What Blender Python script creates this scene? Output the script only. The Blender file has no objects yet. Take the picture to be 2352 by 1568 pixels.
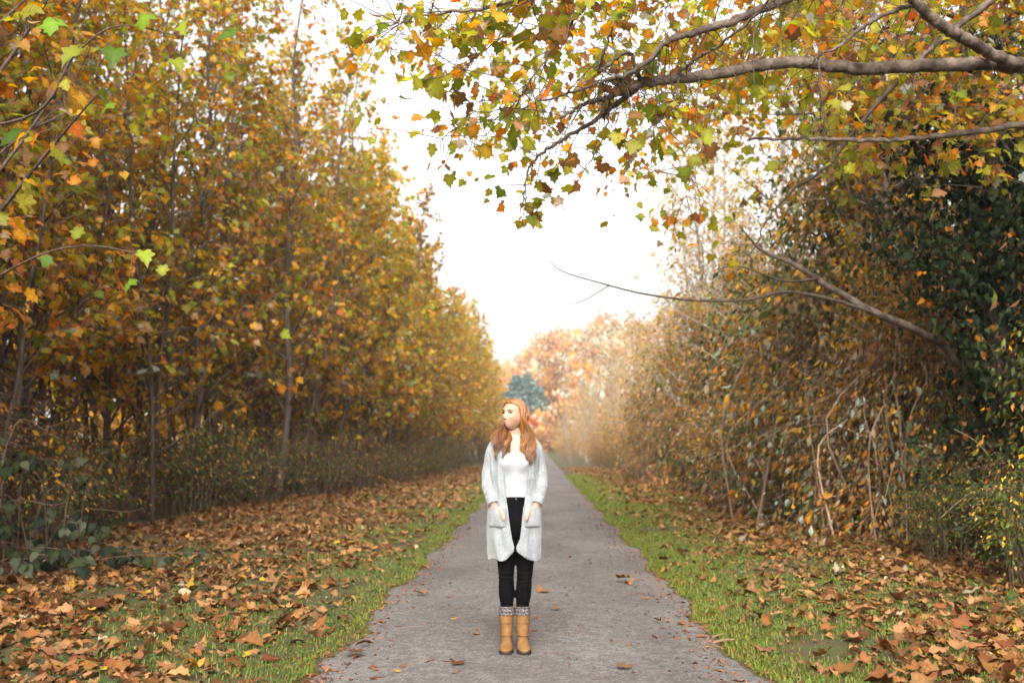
import bpy, math, random
import numpy as np
from mathutils import Vector, noise as mnoise

# ------------------------------------------------------------------ camera, world, sun, exposure
scene = bpy.context.scene
COL = scene.collection
rng = np.random.default_rng(7)
random.seed(7)

CAM_H, YAW, PITCH, FOC = 1.39, math.radians(1.53), math.radians(6.01), 35.0
cam_data = bpy.data.cameras.new('camera')
cam_data.lens = FOC
cam_data.sensor_width = 36.0
cam_data.clip_start = 0.1
cam_data.clip_end = 3000
cam_data.dof.use_dof = True
cam_data.dof.focus_distance = 6.86
cam_data.dof.aperture_fstop = 1.8
cam = bpy.data.objects.new('camera', cam_data)
COL.objects.link(cam)
cam.location = (0, 0, CAM_H)
cam.rotation_euler = (math.pi / 2 + PITCH, 0, YAW)
scene.camera = cam

SUN_EL, SUN_AZ = math.radians(33), math.radians(183)   # azimuth: from +Y, clockwise
world = bpy.data.worlds.new('World')
scene.world = world
world.use_nodes = True
wn, wl = world.node_tree.nodes, world.node_tree.links
wn.clear()
w_out = wn.new('ShaderNodeOutputWorld')
w_bg = wn.new('ShaderNodeBackground')
w_sky = wn.new('ShaderNodeTexSky')
w_sky.sky_type = 'NISHITA'
w_sky.sun_disc = False
w_sky.sun_elevation = SUN_EL
w_sky.sun_rotation = SUN_AZ
w_sky.dust_density = 6.0
w_sky.air_density = 1.0
w_hsv = wn.new('ShaderNodeHueSaturation')               # overcast: almost no blue left
w_hsv.inputs['Saturation'].default_value = 0.12
wl.new(w_sky.outputs[0], w_hsv.inputs['Color'])
wl.new(w_hsv.outputs[0], w_bg.inputs['Color'])
w_bg.inputs['Strength'].default_value = 0.15
wl.new(w_bg.outputs[0], w_out.inputs['Surface'])

sun_data = bpy.data.lights.new('sun', 'SUN')
sun_data.energy = 1.4
sun_data.angle = math.radians(35)
sun_data.color = (1.0, 0.95, 0.88)
sun = bpy.data.objects.new('sun', sun_data)
COL.objects.link(sun)
sd = Vector((math.sin(SUN_AZ) * math.cos(SUN_EL), math.cos(SUN_AZ) * math.cos(SUN_EL), math.sin(SUN_EL)))
sun.rotation_euler = (-sd).to_track_quat('-Z', 'Y').to_euler()
sun.location = sd * 60

vs = scene.view_settings
vs.view_transform = 'Standard'
vs.look = 'None'
vs.exposure = 1.78
vs.gamma = 1.0
vs.use_curve_mapping = False
cy = scene.cycles
cy.use_denoising = True
cy.max_bounces = 10
cy.diffuse_bounces = 8
cy.glossy_bounces = 2
cy.transmission_bounces = 8
cy.volume_bounces = 1
cy.sample_clamp_indirect = 6.0
cy.use_adaptive_sampling = True
cy.adaptive_threshold = 0.02

# ------------------------------------------------------------------ photo pixel -> world helpers
cF = np.array([-math.sin(YAW) * math.cos(PITCH), math.cos(YAW) * math.cos(PITCH), math.sin(PITCH)])
cR = np.array([math.cos(YAW), math.sin(YAW), 0.0])
cU = np.cross(cR, cF)
CAM = np.array([0, 0, CAM_H])


def ray(xv, yv):                       # pixel in the 2352 x 1568 view of the photograph
    k = 36.0 / FOC / 2352
    return cF + (xv - 1176) * k * cR - (yv - 784) * k * cU


def at_y(xv, yv, Y):
    d = ray(xv, yv)
    return CAM + d * (Y / d[1])


def on_ground(xv, yv, z=0.0):
    d = ray(xv, yv)
    return CAM + d * ((z - CAM_H) / d[2])


def project(P):
    P = np.atleast_2d(P) - CAM
    dep = P @ cF
    k = 36.0 / FOC / 2352
    return np.stack([1176 + (P @ cR) / dep / k, 784 - (P @ cU) / dep / k, dep], 1)


# ------------------------------------------------------------------ mesh helpers
def make_mesh(name, V, T, mats, col=None, smooth=False, midx=None, quads=None):
    V = np.asarray(V, np.float32).reshape(-1, 3)
    T = np.asarray(T, np.int32).reshape(-1, 3)
    me = bpy.data.meshes.new(name)
    nq = 0 if quads is None else len(quads)
    me.vertices.add(len(V))
    me.vertices.foreach_set('co', V.ravel())
    loops = T.ravel()
    starts = np.arange(len(T), dtype=np.int32) * 3
    if nq:
        Q = np.asarray(quads, np.int32).reshape(-1, 4)
        starts = np.concatenate([starts, len(loops) + np.arange(nq, dtype=np.int32) * 4])
        loops = np.concatenate([loops, Q.ravel()])
    me.loops.add(len(loops))
    me.loops.foreach_set('vertex_index', loops)
    me.polygons.add(len(starts))
    me.polygons.foreach_set('loop_start', starts)
    if midx is not None:
        me.polygons.foreach_set('material_index', np.asarray(midx, np.int32))
    if smooth:
        me.polygons.foreach_set('use_smooth', np.ones(len(starts), bool))
    me.update(calc_edges=True)
    if col is not None:
        a = me.color_attributes.new('Col', 'FLOAT_COLOR', 'POINT')
        c = np.ones((len(V), 4), np.float32)
        c[:, :3] = col
        a.data.foreach_set('color', c.ravel())
    for m in (mats if isinstance(mats, (list, tuple)) else [mats]):
        me.materials.append(m)
    return me


def link(name, me, parent=None, loc=None):
    o = bpy.data.objects.new(name, me)
    COL.objects.link(o)
    if parent is not None:
        o.parent = parent
    if loc is not None:
        o.location = loc
    return o


def empty(name, loc=(0, 0, 0), rz=0.0):
    o = bpy.data.objects.new(name, None)
    o.empty_display_size = 0.2
    COL.objects.link(o)
    o.location = loc
    o.rotation_euler = (0, 0, rz)
    return o


def tag(o, label=None, cat=None, group=None, kind=None):
    if label: o['label'] = label
    if cat: o['category'] = cat
    if group: o['group'] = group
    if kind: o['kind'] = kind
    return o


KIDS = {}


def copy_tree(o, loc, rz, s):
    r = o.copy()
    COL.objects.link(r)
    r.location = loc
    r.rotation_euler = (0, 0, rz)
    r.scale = (s[0], s[0], s[1])
    for ch in KIDS[o.name]:
        c = ch.copy()
        COL.objects.link(c)
        c.parent = r
    return r


class MB:
    """collects tubes and loose triangles for one mesh"""
    def __init__(self):
        self.v, self.t, self.c, self.n = [], [], [], 0

    def add(self, V, T, c=None):
        V = np.asarray(V, float).reshape(-1, 3)
        self.v.append(V)
        self.t.append(np.asarray(T, int).reshape(-1, 3) + self.n)
        self.c.append(np.broadcast_to(np.asarray(c if c is not None else (1, 1, 1), float), V.shape))
        self.n += len(V)

    def tube(self, P, R, sides=6, c=None, cap=True, flat=None):
        P = np.asarray(P, float)
        R = np.broadcast_to(np.asarray(R, float), (len(P),))
        tn = np.gradient(P, axis=0)
        tn /= np.linalg.norm(tn, axis=1)[:, None] + 1e-9
        ref = np.array([0.31, 0.17, 0.93]) if abs(tn[0] @ [0.31, 0.17, 0.93]) < .9 else np.array([1., .1, 0])
        a = np.cross(tn, ref); a /= np.linalg.norm(a, axis=1)[:, None] + 1e-9
        b = np.cross(tn, a)
        ang = np.arange(sides) * 2 * math.pi / sides
        fl = 1.0 if flat is None else flat
        V = (P[:, None, :] + R[:, None, None] * (np.cos(ang)[None, :, None] * a[:, None, :] + fl * np.sin(ang)[None, :, None] * b[:, None, :])).reshape(-1, 3)
        T = []
        i = np.arange(len(P) - 1)[:, None] * sides
        j = np.arange(sides)[None, :]
        k = (j + 1) % sides
        q0, q1, q2, q3 = i + j, i + k, i + sides + k, i + sides + j
        T = np.concatenate([np.stack([q0, q1, q2], -1).reshape(-1, 3), np.stack([q0, q2, q3], -1).reshape(-1, 3)])
        if cap:
            n = len(V)
            V = np.concatenate([V, P[:1], P[-1:]])
            jj = np.arange(sides)
            kk = (jj + 1) % sides
            e = (len(P) - 1) * sides
            T = np.concatenate([T, np.stack([np.full(sides, n), kk, jj], 1), np.stack([np.full(sides, n + 1), e + jj, e + kk], 1)])
        cc = c
        if c is not None and np.ndim(c) == 2:
            cc = np.repeat(np.asarray(c), sides, 0)
            if cap: cc = np.concatenate([cc, np.asarray(c)[:1], np.asarray(c)[-1:]])
        self.add(V, T, cc)

    def mesh(self, name, mats, smooth=True):
        return make_mesh(name, np.concatenate(self.v), np.concatenate(self.t), mats, np.concatenate(self.c), smooth)


def spline(P, n):
    """Catmull-Rom through control points"""
    P = np.asarray(P, float)
    if len(P) == 2:
        t = np.linspace(0, 1, n)[:, None]
        return P[0] * (1 - t) + P[1] * t
    Q = np.concatenate([[2 * P[0] - P[1]], P, [2 * P[-1] - P[-2]]])
    u = np.linspace(0, len(P) - 1 - 1e-6, n)
    i = u.astype(int); f = (u - i)[:, None]
    p0, p1, p2, p3 = Q[i], Q[i + 1], Q[i + 2], Q[i + 3]
    return .5 * ((2 * p1) + (-p0 + p2) * f + (2 * p0 - 5 * p1 + 4 * p2 - p3) * f ** 2 + (-p0 + 3 * p1 - 3 * p2 + p3) * f ** 3)


def interp(z, tab):
    tab = np.asarray(tab, float)
    return np.stack([np.interp(z, tab[:, 0], tab[:, k]) for k in range(1, tab.shape[1])], -1)


# ------------------------------------------------------------------ materials
def new_mat(name):
    m = bpy.data.materials.new(name)
    m.use_nodes = True
    nt = m.node_tree
    nt.nodes.clear()
    out = nt.nodes.new('ShaderNodeOutputMaterial')
    return m, nt, out


def principled(nt, rough=.6, spec=.3):
    b = nt.nodes.new('ShaderNodeBsdfPrincipled')
    b.inputs['Roughness'].default_value = rough
    b.inputs['Specular IOR Level'].default_value = spec
    return b


def mat_leaf(name, trans=.35, rough=.5, spec=.25, jitter=.25):
    m, nt, out = new_mat(name)
    L = nt.links
    at = nt.nodes.new('ShaderNodeAttribute'); at.attribute_name = 'Col'
    hsv = nt.nodes.new('ShaderNodeHueSaturation')
    oi = nt.nodes.new('ShaderNodeObjectInfo')
    mr = nt.nodes.new('ShaderNodeMapRange')
    mr.inputs['To Min'].default_value = 1 - jitter
    mr.inputs['To Max'].default_value = 1 + jitter
    L.new(oi.outputs['Random'], mr.inputs['Value'])
    L.new(mr.outputs[0], hsv.inputs['Value'])
    mh = nt.nodes.new('ShaderNodeMapRange')
    mh.inputs['To Min'].default_value = .488
    mh.inputs['To Max'].default_value = .512
    sn = nt.nodes.new('ShaderNodeMath'); sn.operation = 'FRACT'
    ml = nt.nodes.new('ShaderNodeMath'); ml.operation = 'MULTIPLY'; ml.inputs[1].default_value = 17.3
    L.new(oi.outputs['Random'], ml.inputs[0]); L.new(ml.outputs[0], sn.inputs[0]); L.new(sn.outputs[0], mh.inputs['Value'])
    L.new(mh.outputs[0], hsv.inputs['Hue'])
    nz = nt.nodes.new('ShaderNodeTexNoise'); nz.inputs['Scale'].default_value = 38; nz.inputs['Detail'].default_value = 3
    tc = nt.nodes.new('ShaderNodeTexCoord'); L.new(tc.outputs['Object'], nz.inputs['Vector'])
    mx = nt.nodes.new('ShaderNodeMix'); mx.data_type = 'RGBA'; mx.blend_type = 'MULTIPLY'
    rp = nt.nodes.new('ShaderNodeMapRange'); rp.inputs['From Min'].default_value = .3; rp.inputs['From Max'].default_value = .7
    rp.inputs['To Min'].default_value = .68; rp.inputs['To Max'].default_value = 1.15
    L.new(nz.outputs['Fac'], rp.inputs['Value'])
    mx.inputs['Factor'].default_value = 1.0
    L.new(at.outputs['Color'], hsv.inputs['Color'])
    L.new(hsv.outputs[0], mx.inputs['A']); L.new(rp.outputs[0], mx.inputs['B'])
    b = principled(nt, rough, spec)
    tr = nt.nodes.new('ShaderNodeBsdfTranslucent')
    mix = nt.nodes.new('ShaderNodeMixShader'); mix.inputs[0].default_value = trans
    tg = nt.nodes.new('ShaderNodeHueSaturation'); tg.inputs['Value'].default_value = 1.35; tg.inputs['Saturation'].default_value = 1.05
    L.new(mx.outputs['Result'], tg.inputs['Color'])
    L.new(mx.outputs['Result'], b.inputs['Base Color']); L.new(tg.outputs[0], tr.inputs['Color'])
    L.new(b.outputs[0], mix.inputs[1]); L.new(tr.outputs[0], mix.inputs[2])
    L.new(mix.outputs[0], out.inputs['Surface'])
    return m


def mat_noise(name, cols, scale, detail=5, rough=.8, spec=.2, bump=.3, bscale=None, stretch=(1, 1, 1), coord='Object', dist=.02):
    """ramp over noise, plus bump"""
    m, nt, out = new_mat(name)
    L = nt.links
    tc = nt.nodes.new('ShaderNodeTexCoord')
    mp = nt.nodes.new('ShaderNodeMapping'); mp.inputs['Scale'].default_value = stretch
    L.new(tc.outputs[coord], mp.inputs['Vector'])
    nz = nt.nodes.new('ShaderNodeTexNoise'); nz.inputs['Scale'].default_value = scale
    nz.inputs['Detail'].default_value = detail; nz.inputs['Roughness'].default_value = .65
    L.new(mp.outputs[0], nz.inputs['Vector'])
    cr = nt.nodes.new('ShaderNodeValToRGB')
    e = cr.color_ramp.elements
    n = len(cols)
    for i, c in enumerate(cols):
        p = .3 + .4 * i / max(1, n - 1)
        if i < 2: el = e[i]; el.position = p
        else: el = e.new(p)
        el.color = (*c, 1)
    L.new(nz.outputs['Fac'], cr.inputs[0])
    b = principled(nt, rough, spec)
    L.new(cr.outputs[0], b.inputs['Base Color'])
    if bump:
        nb = nt.nodes.new('ShaderNodeTexNoise'); nb.inputs['Scale'].default_value = bscale or scale * 4
        nb.inputs['Detail'].default_value = 4
        L.new(mp.outputs[0], nb.inputs['Vector'])
        bp = nt.nodes.new('ShaderNodeBump'); bp.inputs['Strength'].default_value = bump; bp.inputs['Distance'].default_value = dist
        L.new(nb.outputs['Fac'], bp.inputs['Height']); L.new(bp.outputs[0], b.inputs['Normal'])
    L.new(b.outputs[0], out.inputs['Surface'])
    return m


def mat_attr(name, rough=.6, spec=.3, bump=0, bscale=200, sss=0, sheen=0):
    m, nt, out = new_mat(name)
    L = nt.links
    at = nt.nodes.new('ShaderNodeAttribute'); at.attribute_name = 'Col'
    b = principled(nt, rough, spec)
    L.new(at.outputs['Color'], b.inputs['Base Color'])
    if sss:
        b.inputs['Subsurface Weight'].default_value = sss
        b.inputs['Subsurface Radius'].default_value = (.012, .005, .003)
        b.inputs['Subsurface Scale'].default_value = 1.0
    if sheen:
        b.inputs['Sheen Weight'].default_value = sheen
    if bump:
        tc = nt.nodes.new('ShaderNodeTexCoord')
        nb = nt.nodes.new('ShaderNodeTexNoise'); nb.inputs['Scale'].default_value = bscale
        L.new(tc.outputs['Object'], nb.inputs['Vector'])
        bp = nt.nodes.new('ShaderNodeBump'); bp.inputs['Strength'].default_value = bump; bp.inputs['Distance'].default_value = .004
        L.new(nb.outputs['Fac'], bp.inputs['Height']); L.new(bp.outputs[0], b.inputs['Normal'])
    L.new(b.outputs[0], out.inputs['Surface'])
    return m


M_LEAF = mat_leaf('leaf_fresh', .56)
M_SMALL = mat_leaf('leaf_small', .36)
M_DRY = mat_leaf('leaf_dry', .12, .7, .12, .12)
M_DARK = mat_leaf('leaf_dark', .18, .65, .08, .15)
M_GRASS = mat_leaf('grass_blade', .30, .5, .2, .05)
M_BARK = mat_noise('bark_brown', [(.04, .027, .020), (.085, .06, .044), (.15, .11, .083)], 9, stretch=(3, 3, .6), bump=.6)
M_BARKP = mat_noise('bark_pale', [(.13, .10, .08), (.25, .205, .165), (.36, .31, .26)], 8, stretch=(3, 3, .6), bump=.4)
M_BARKD = mat_noise('bark_dark', [(.022, .015, .012), (.05, .034, .026), (.085, .06, .046)], 9, stretch=(3, 3, .6), bump=.6)
M_SYC = mat_noise('bark_sycamore', [(.028, .019, .014), (.06, .043, .032), (.12, .088, .066), (.17, .13, .10)], 7, bump=.5, rough=.75)
M_STEM = mat_attr('stem_wood', .8, .15)

# palettes (linear base colours)
GRN = [(.30, .30, .025), (.36, .34, .030), (.21, .26, .025), (.42, .37, .035)]
OCH = [(.56, .29, .020), (.62, .35, .030), (.50, .22, .016), (.60, .30, .030)]
ORG = [(.58, .20, .016), (.48, .14, .013), (.62, .25, .025)]
BRN = [(.30, .150, .050), (.38, .21, .085), (.22, .105, .035), (.42, .25, .115)]
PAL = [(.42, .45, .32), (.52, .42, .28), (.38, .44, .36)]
TAN = [(.27, .125, .046), (.24, .098, .030), (.31, .155, .066), (.165, .062, .020), (.105, .040, .014), (.30, .145, .056), (.20, .10, .045)]


def palette(*wp):
    c, w = [], []
    for p, k in wp:
        for q in p:
            c.append(q); w.append(k / len(p))
    return np.array(c), np.array(w) / sum(w)


PAL_SYC = palette((GRN, .42), (OCH, .38), (ORG, .06), (BRN, .09), (PAL, .05))
PAL_SYC_LOW = palette((GRN, .22), (OCH, .42), (ORG, .10), (BRN, .22), (PAL, .04))
PAL_BOUGH = palette((GRN, .60), (OCH, .22), (ORG, .04), (BRN, .11), (PAL, .03))
PAL_TAWNY = palette((BRN, .32), (OCH, .26), (ORG, .12), (PAL, .10), ([(.10, .12, .03), (.14, .15, .04), (.06, .085, .025)], .20))
PAL_MOUND = palette((BRN, .26), (OCH, .16), (ORG, .10), (PAL, .06), ([(.10, .13, .03), (.16, .19, .05), (.07, .10, .03)], .42))
PAL_WISP = palette((OCH, .42), (PAL, .14), (BRN, .16), (GRN, .22), (ORG, .06))
PAL_GREENB = palette(([(.055, .085, .018), (.085, .12, .02), (.14, .17, .02), (.045, .07, .022)], .8), (OCH, .12), (BRN, .08))
PAL_IVY = palette(([(.018, .035, .014), (.028, .05, .018), (.04, .065, .02), (.012, .024, .012)], .93), (ORG, .04), (BRN, .03))
PAL_DKSHRUB = palette(([(.020, .030, .015), (.032, .045, .020), (.013, .021, .012), (.07, .08, .045), (.045, .06, .02)], .95), (BRN, .05))
PAL_LITTER = palette((TAN, .955), ([(.34, .27, .17)], .02), ([(.40, .22, .03)], .02))
PAL_UNDER = palette(([(.13, .075, .03), (.09, .05, .025), (.17, .10, .04)], .5), ([(.055, .075, .02), (.08, .10, .025)], .3), (OCH, .2))
PAL_WOOD = palette((BRN, .50), (OCH, .30), (ORG, .20))


# ------------------------------------------------------------------ leaf templates: (verts, tris), tip along +Y, unit width about 1
def fan(outline, centre, zfun):
    o = np.array(outline, float)
    V = np.concatenate([[centre], o])
    n = len(o)
    T = [(0, 1 + i, 1 + (i + 1) % n) for i in range(n)]
    return np.column_stack([V, [zfun(x, y) for x, y in V]]), np.array(T)


HALF = [(0.0, 0.0), (.20, -.10), (.40, .03), (.34, .15), (.56, .34), (.40, .45), (.27, .50), (.30, .68), (.14, .74)]
SYC_OUT = HALF + [(0.0, 1.0)] + [(-x, y) for x, y in HALF[:0:-1]]
HALF2 = [(0, 0), (.34, -.04), (.52, .36), (.25, .5)]
SYC2_OUT = HALF2 + [(0, .98)] + [(-x, y) for x, y in HALF2[:0:-1]]


OVAL_OUT_ = [(0, 0), (.2, .2), (.24, .5), (.12, .82), (0, 1), (-.12, .82), (-.24, .5), (-.2, .2)]


def curl(a, b, c, d, ph=0.0):
    return lambda x, y: a * abs(x) + b * (y - .4) ** 2 + c * x * (y - .3) + d * math.sin(7 * x + 5 * y + ph)


SYC = [fan(SYC_OUT, (0, .32), curl(*p)) for p in [(.25, -.3, .2, .03), (-.3, -.25, -.3, .05, 1), (.1, .35, .3, .04, 2), (-.15, -.5, .1, .04, 3)]]
SYC2 = [fan(SYC2_OUT, (0, .35), curl(*p)) for p in [(.3, -.3, .2, 0), (-.35, -.2, -.2, 0), (.1, .4, .1, 0)]]
DRY = [fan(SYC_OUT, (0, .32), curl(*p)) for p in [(.55, .5, .4, .07), (-.5, -.7, .5, .08, 1), (.35, -.8, -.6, .09, 2), (-.75, .2, .3, .07, 3), (.15, .2, .1, .06, 4), (.8, -.3, .2, .08, 5)]]
TORN_OUT = [(0, 0), (.30, -.02), (.46, .20), (.30, .36), (.36, .56), (.10, .60), (-.05, .78), (-.22, .42), (-.16, .15)]
DRY += [fan(TORN_OUT, (.08, .3), curl(*p)) for p in [(.6, .9, .5, .10, 1), (-.7, -.9, .2, .12, 4)]]
DRY += [fan(OVAL_OUT_, (0, .45), curl(*p)) for p in [(.9, -.6, .3, .04), (-.8, .5, .3, .05, 2)]]
DRY2 = [fan(SYC2_OUT, (0, .35), curl(*p)) for p in [(.5, .4, .4, .05), (-.5, -.6, .4, .05), (.2, -.6, -.5, .05)]]
OVAL_OUT = [(0, 0), (.2, .2), (.24, .5), (.12, .82), (0, 1), (-.12, .82), (-.24, .5), (-.2, .2)]
OVAL = [fan(OVAL_OUT, (0, .45), curl(*p)) for p in [(.6, -.3, .2, 0), (-.5, -.3, 0, 0), (.5, -.6, -.3, .02)]]
HEART_OUT = [(0, .06), (.16, -.02), (.33, .1), (.36, .32), (.24, .62), (.1, .86), (0, 1), (-.1, .86), (-.24, .62), (-.36, .32), (-.33, .1), (-.16, -.02)]
HEART = [fan(HEART_OUT, (0, .4), curl(*p)) for p in [(.7, -.35, .2, .02), (-.6, -.3, -.2, .02, 1), (.9, -.5, .1, .03, 2), (.35, -.7, .3, .02, 3)]]
DIA = [(np.array([(0, 0, 0), (.26, .45, .1), (0, 1, -.12), (-.26, .45, .1)], float), np.array([(0, 1, 2), (0, 2, 3)])),
       (np.array([(0, 0, 0), (.22, .5, -.1), (0, 1, .05), (-.22, .5, -.1)], float), np.array([(0, 1, 2), (0, 2, 3)]))]


def leaves(P, D, N, S, tmpl, pal, edge=.8, vary=.15, cols=None, r=None):
    """leaf cloud: positions, tip dirs, normals, sizes -> V, T, C"""
    r = r or rng
    n = len(P)
    D = D / (np.linalg.norm(D, axis=1)[:, None] + 1e-9)
    X = np.cross(D, N); X /= np.linalg.norm(X, axis=1)[:, None] + 1e-9
    Z = np.cross(X, D)
    if cols is None:
        c, w = pal
        cols = c[r.choice(len(c), n, p=w)] * r.uniform(1 - vary, 1 + vary, (n, 1))
    which = r.integers(0, len(tmpl), n)
    Vs, Ts, Cs, off = [], [], [], 0
    for k, (tv, tt) in enumerate(tmpl):
        ii = np.where(which == k)[0]
        if not len(ii): continue
        sx = r.uniform(.85, 1.15, (len(ii), 1))
        sz = r.uniform(.5, 1.4, (len(ii), 1))
        s = S[ii][:, None, None]
        V = P[ii][:, None, :] + s * (X[ii][:, None, :] * (tv[None, :, 0] * sx)[..., None] + D[ii][:, None, :] * tv[None, :, 1, None] + Z[ii][:, None, :] * (tv[None, :, 2] * sz)[..., None])
        T = tt[None] + (off + np.arange(len(ii)) * len(tv))[:, None, None]
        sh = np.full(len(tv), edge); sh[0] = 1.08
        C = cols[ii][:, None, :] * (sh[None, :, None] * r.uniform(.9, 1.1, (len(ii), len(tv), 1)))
        Vs.append(V.reshape(-1, 3)); Ts.append(T.reshape(-1, 3)); Cs.append(C.reshape(-1, 3))
        off += len(ii) * len(tv)
    return np.concatenate(Vs), np.concatenate(Ts), np.clip(np.concatenate(Cs), 0, 1)


def hang_dirs(n, out, droop=(.2, 1.2), r=None):
    """tip directions: outwards and drooping; normals biased up"""
    r = r or rng
    o = out + r.normal(0, .6, (n, 3)); o[:, 2] = 0
    o /= np.linalg.norm(o, axis=1)[:, None] + 1e-9
    a = r.uniform(*droop, n)
    D = o * np.cos(a)[:, None]; D[:, 2] = -np.sin(a)
    N = r.normal(0, .55, (n, 3)); N[:, 2] += 1.0
    return D, N


# ------------------------------------------------------------------ the setting: ground, path, hill
def ground_h(x, y):
    x = np.asarray(x, float); y = np.asarray(y, float)
    side = np.clip((np.abs(x + .03) - 1.5) / 3.0, 0, 1)
    h = .05 * side * np.sin(x * .9 + 1.3) * np.sin(y * .35) + .03 * side * np.sin(x * 2.3 + y * 1.1) + .06 * side * np.clip((np.abs(x) - 3) / 4, 0, 1)
    return h - .012 * np.clip((np.abs(x + .03) - 1.45) / .1, 0, 1) * (1 - side) 


def hill_h(x, y):
    H = np.clip(25 + .30 * x, 5, 50) + 2.5 * np.sin(x * .13) + 1.5 * np.sin(x * .31 + 1)
    t = np.clip((y - 150) / 170, 0, 1)
    t2 = np.clip((y - 320) / 300, 0, 1)
    return H * (t * t * (3 - 2 * t)) * (1 - .35 * t2)


gx = np.concatenate([np.linspace(-900, -120, 20), np.linspace(-110, -16, 30), np.linspace(-15, 15, 121), np.linspace(16, 110, 30), np.linspace(120, 900, 20)])
gy = np.concatenate([np.linspace(-300, -12, 12), np.linspace(-10, 40, 126), np.linspace(41, 150, 60), np.linspace(153, 420, 70), np.linspace(450, 1500, 20)])
GX, GY = np.meshgrid(gx, gy)
GZ = ground_h(GX, GY) * np.clip(1 - (GY - 60) / 60, 0, 1) + hill_h(GX, GY) - .006
nx, ny = len(gx), len(gy)
idx = np.arange(nx * ny).reshape(ny, nx)
quads = np.stack([idx[:-1, :-1], idx[:-1, 1:], idx[1:, 1:], idx[1:, :-1]], -1).reshape(-1, 4)
M_SOIL = mat_noise('soil_and_litter', [(.035, .026, .015), (.075, .05, .026), (.055, .065, .022), (.13, .075, .035)], 3.0, detail=8, bump=.8, bscale=30)
g = link('ground', make_mesh('ground', np.stack([GX, GY, GZ], -1).reshape(-1, 3), np.zeros((0, 3)), M_SOIL, quads=quads, smooth=True))
tag(g, kind='structure')

# path: compacted fine gravel with ragged edges
m, nt, out = new_mat('fine_gravel')
L = nt.links
tc = nt.nodes.new('ShaderNodeTexCoord')
def tex(scale, det=3, st=(1, 1, 1)):
    mp = nt.nodes.new('ShaderNodeMapping'); mp.inputs['Scale'].default_value = st
    n_ = nt.nodes.new('ShaderNodeTexNoise'); n_.inputs['Scale'].default_value = scale; n_.inputs['Detail'].default_value = det
    L.new(tc.outputs['Object'], mp.inputs['Vector']); L.new(mp.outputs[0], n_.inputs['Vector'])
    return n_
def ramp(src, c0, c1, p0=.35, p1=.65):
    cr = nt.nodes.new('ShaderNodeValToRGB')
    cr.color_ramp.elements[0].position = p0; cr.color_ramp.elements[0].color = (*c0, 1)
    cr.color_ramp.elements[1].position = p1; cr.color_ramp.elements[1].color = (*c1, 1)
    L.new(src, cr.inputs[0]); return cr.outputs[0]
def mul(a, b):
    mx = nt.nodes.new('ShaderNodeMix'); mx.data_type = 'RGBA'; mx.blend_type = 'MULTIPLY'; mx.inputs['Factor'].default_value = 1
    L.new(a, mx.inputs['A']); L.new(b, mx.inputs['B']); return mx.outputs['Result']
base = ramp(tex(.9, 6, (1, .45, 1)).outputs['Fac'], (.106, .099, .094), (.163, .155, .148))
fine = ramp(tex(120, 4).outputs['Fac'], (.66, .65, .64), (1.25, 1.24, 1.22), .36, .64)
mid = ramp(tex(14, 5).outputs['Fac'], (.80, .79, .78), (1.12, 1.12, 1.12))
vo = nt.nodes.new('ShaderNodeTexVoronoi'); vo.inputs['Scale'].default_value = 60
L.new(tc.outputs['Object'], vo.inputs['Vector'])
sp = ramp(vo.outputs['Color'], (.72, .70, .70), (1.12, 1.10, 1.08), .2, .8)
b = principled(nt, .9, .15)
L.new(mul(mul(mul(base, fine), mid), sp), b.inputs['Base Color'])
bp = nt.nodes.new('ShaderNodeBump'); bp.inputs['Strength'].default_value = .5; bp.inputs['Distance'].default_value = .008
L.new(tex(110, 4).outputs['Fac'], bp.inputs['Height']); L.new(bp.outputs[0], b.inputs['Normal'])
L.new(b.outputs[0], out.inputs['Surface'])
M_PATH = m
PL, PR = -1.42, 1.34


def edge_noise(y, k):
    return .05 * np.sin(y * 1.7 + k) + .035 * np.sin(y * 4.1 + 2 * k) + .02 * np.sin(y * 9.7 + 3 * k) + .012 * np.sin(y * 23 + k)


py = np.concatenate([np.arange(-12, 30, .06), np.arange(30, 185, .5)])
px_t = np.linspace(0, 1, 25)
xl = PL + edge_noise(py, 1.0); xr = PR + edge_noise(py, 4.0)
PX = xl[:, None] * (1 - px_t) + xr[:, None] * px_t
PZ = .012 + .02 * (1 - (2 * px_t - 1) ** 2)[None, :] + .004 * np.sin(PX * 3 + py[:, None] * 1.3)
PZ[:, 0] = -.03; PZ[:, -1] = -.03
PZ = PZ + hill_h(PX, np.broadcast_to(py[:, None], PX.shape)) * 1.0
idx = np.arange(PX.size).reshape(PX.shape)
quads = np.stack([idx[:-1, :-1], idx[:-1, 1:], idx[1:, 1:], idx[1:, :-1]], -1).reshape(-1, 4)
o = link('path', make_mesh('path', np.stack([PX, np.broadcast_to(py[:, None], PX.shape), PZ], -1).reshape(-1, 3), np.zeros((0, 3)), M_PATH, quads=quads, smooth=True))
tag(o, kind='structure')


def path_z(x, y):
    t = np.clip((x - PL) / (PR - PL), 0, 1)
    return .012 + .02 * (1 - (2 * t - 1) ** 2) + .004 * np.sin(x * 3 + y * 1.3)


def floor_z(x, y):
    x = np.asarray(x, float)
    return np.where((x > PL + .08) & (x < PR - .08), path_z(x, y), ground_h(x, y))


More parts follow.
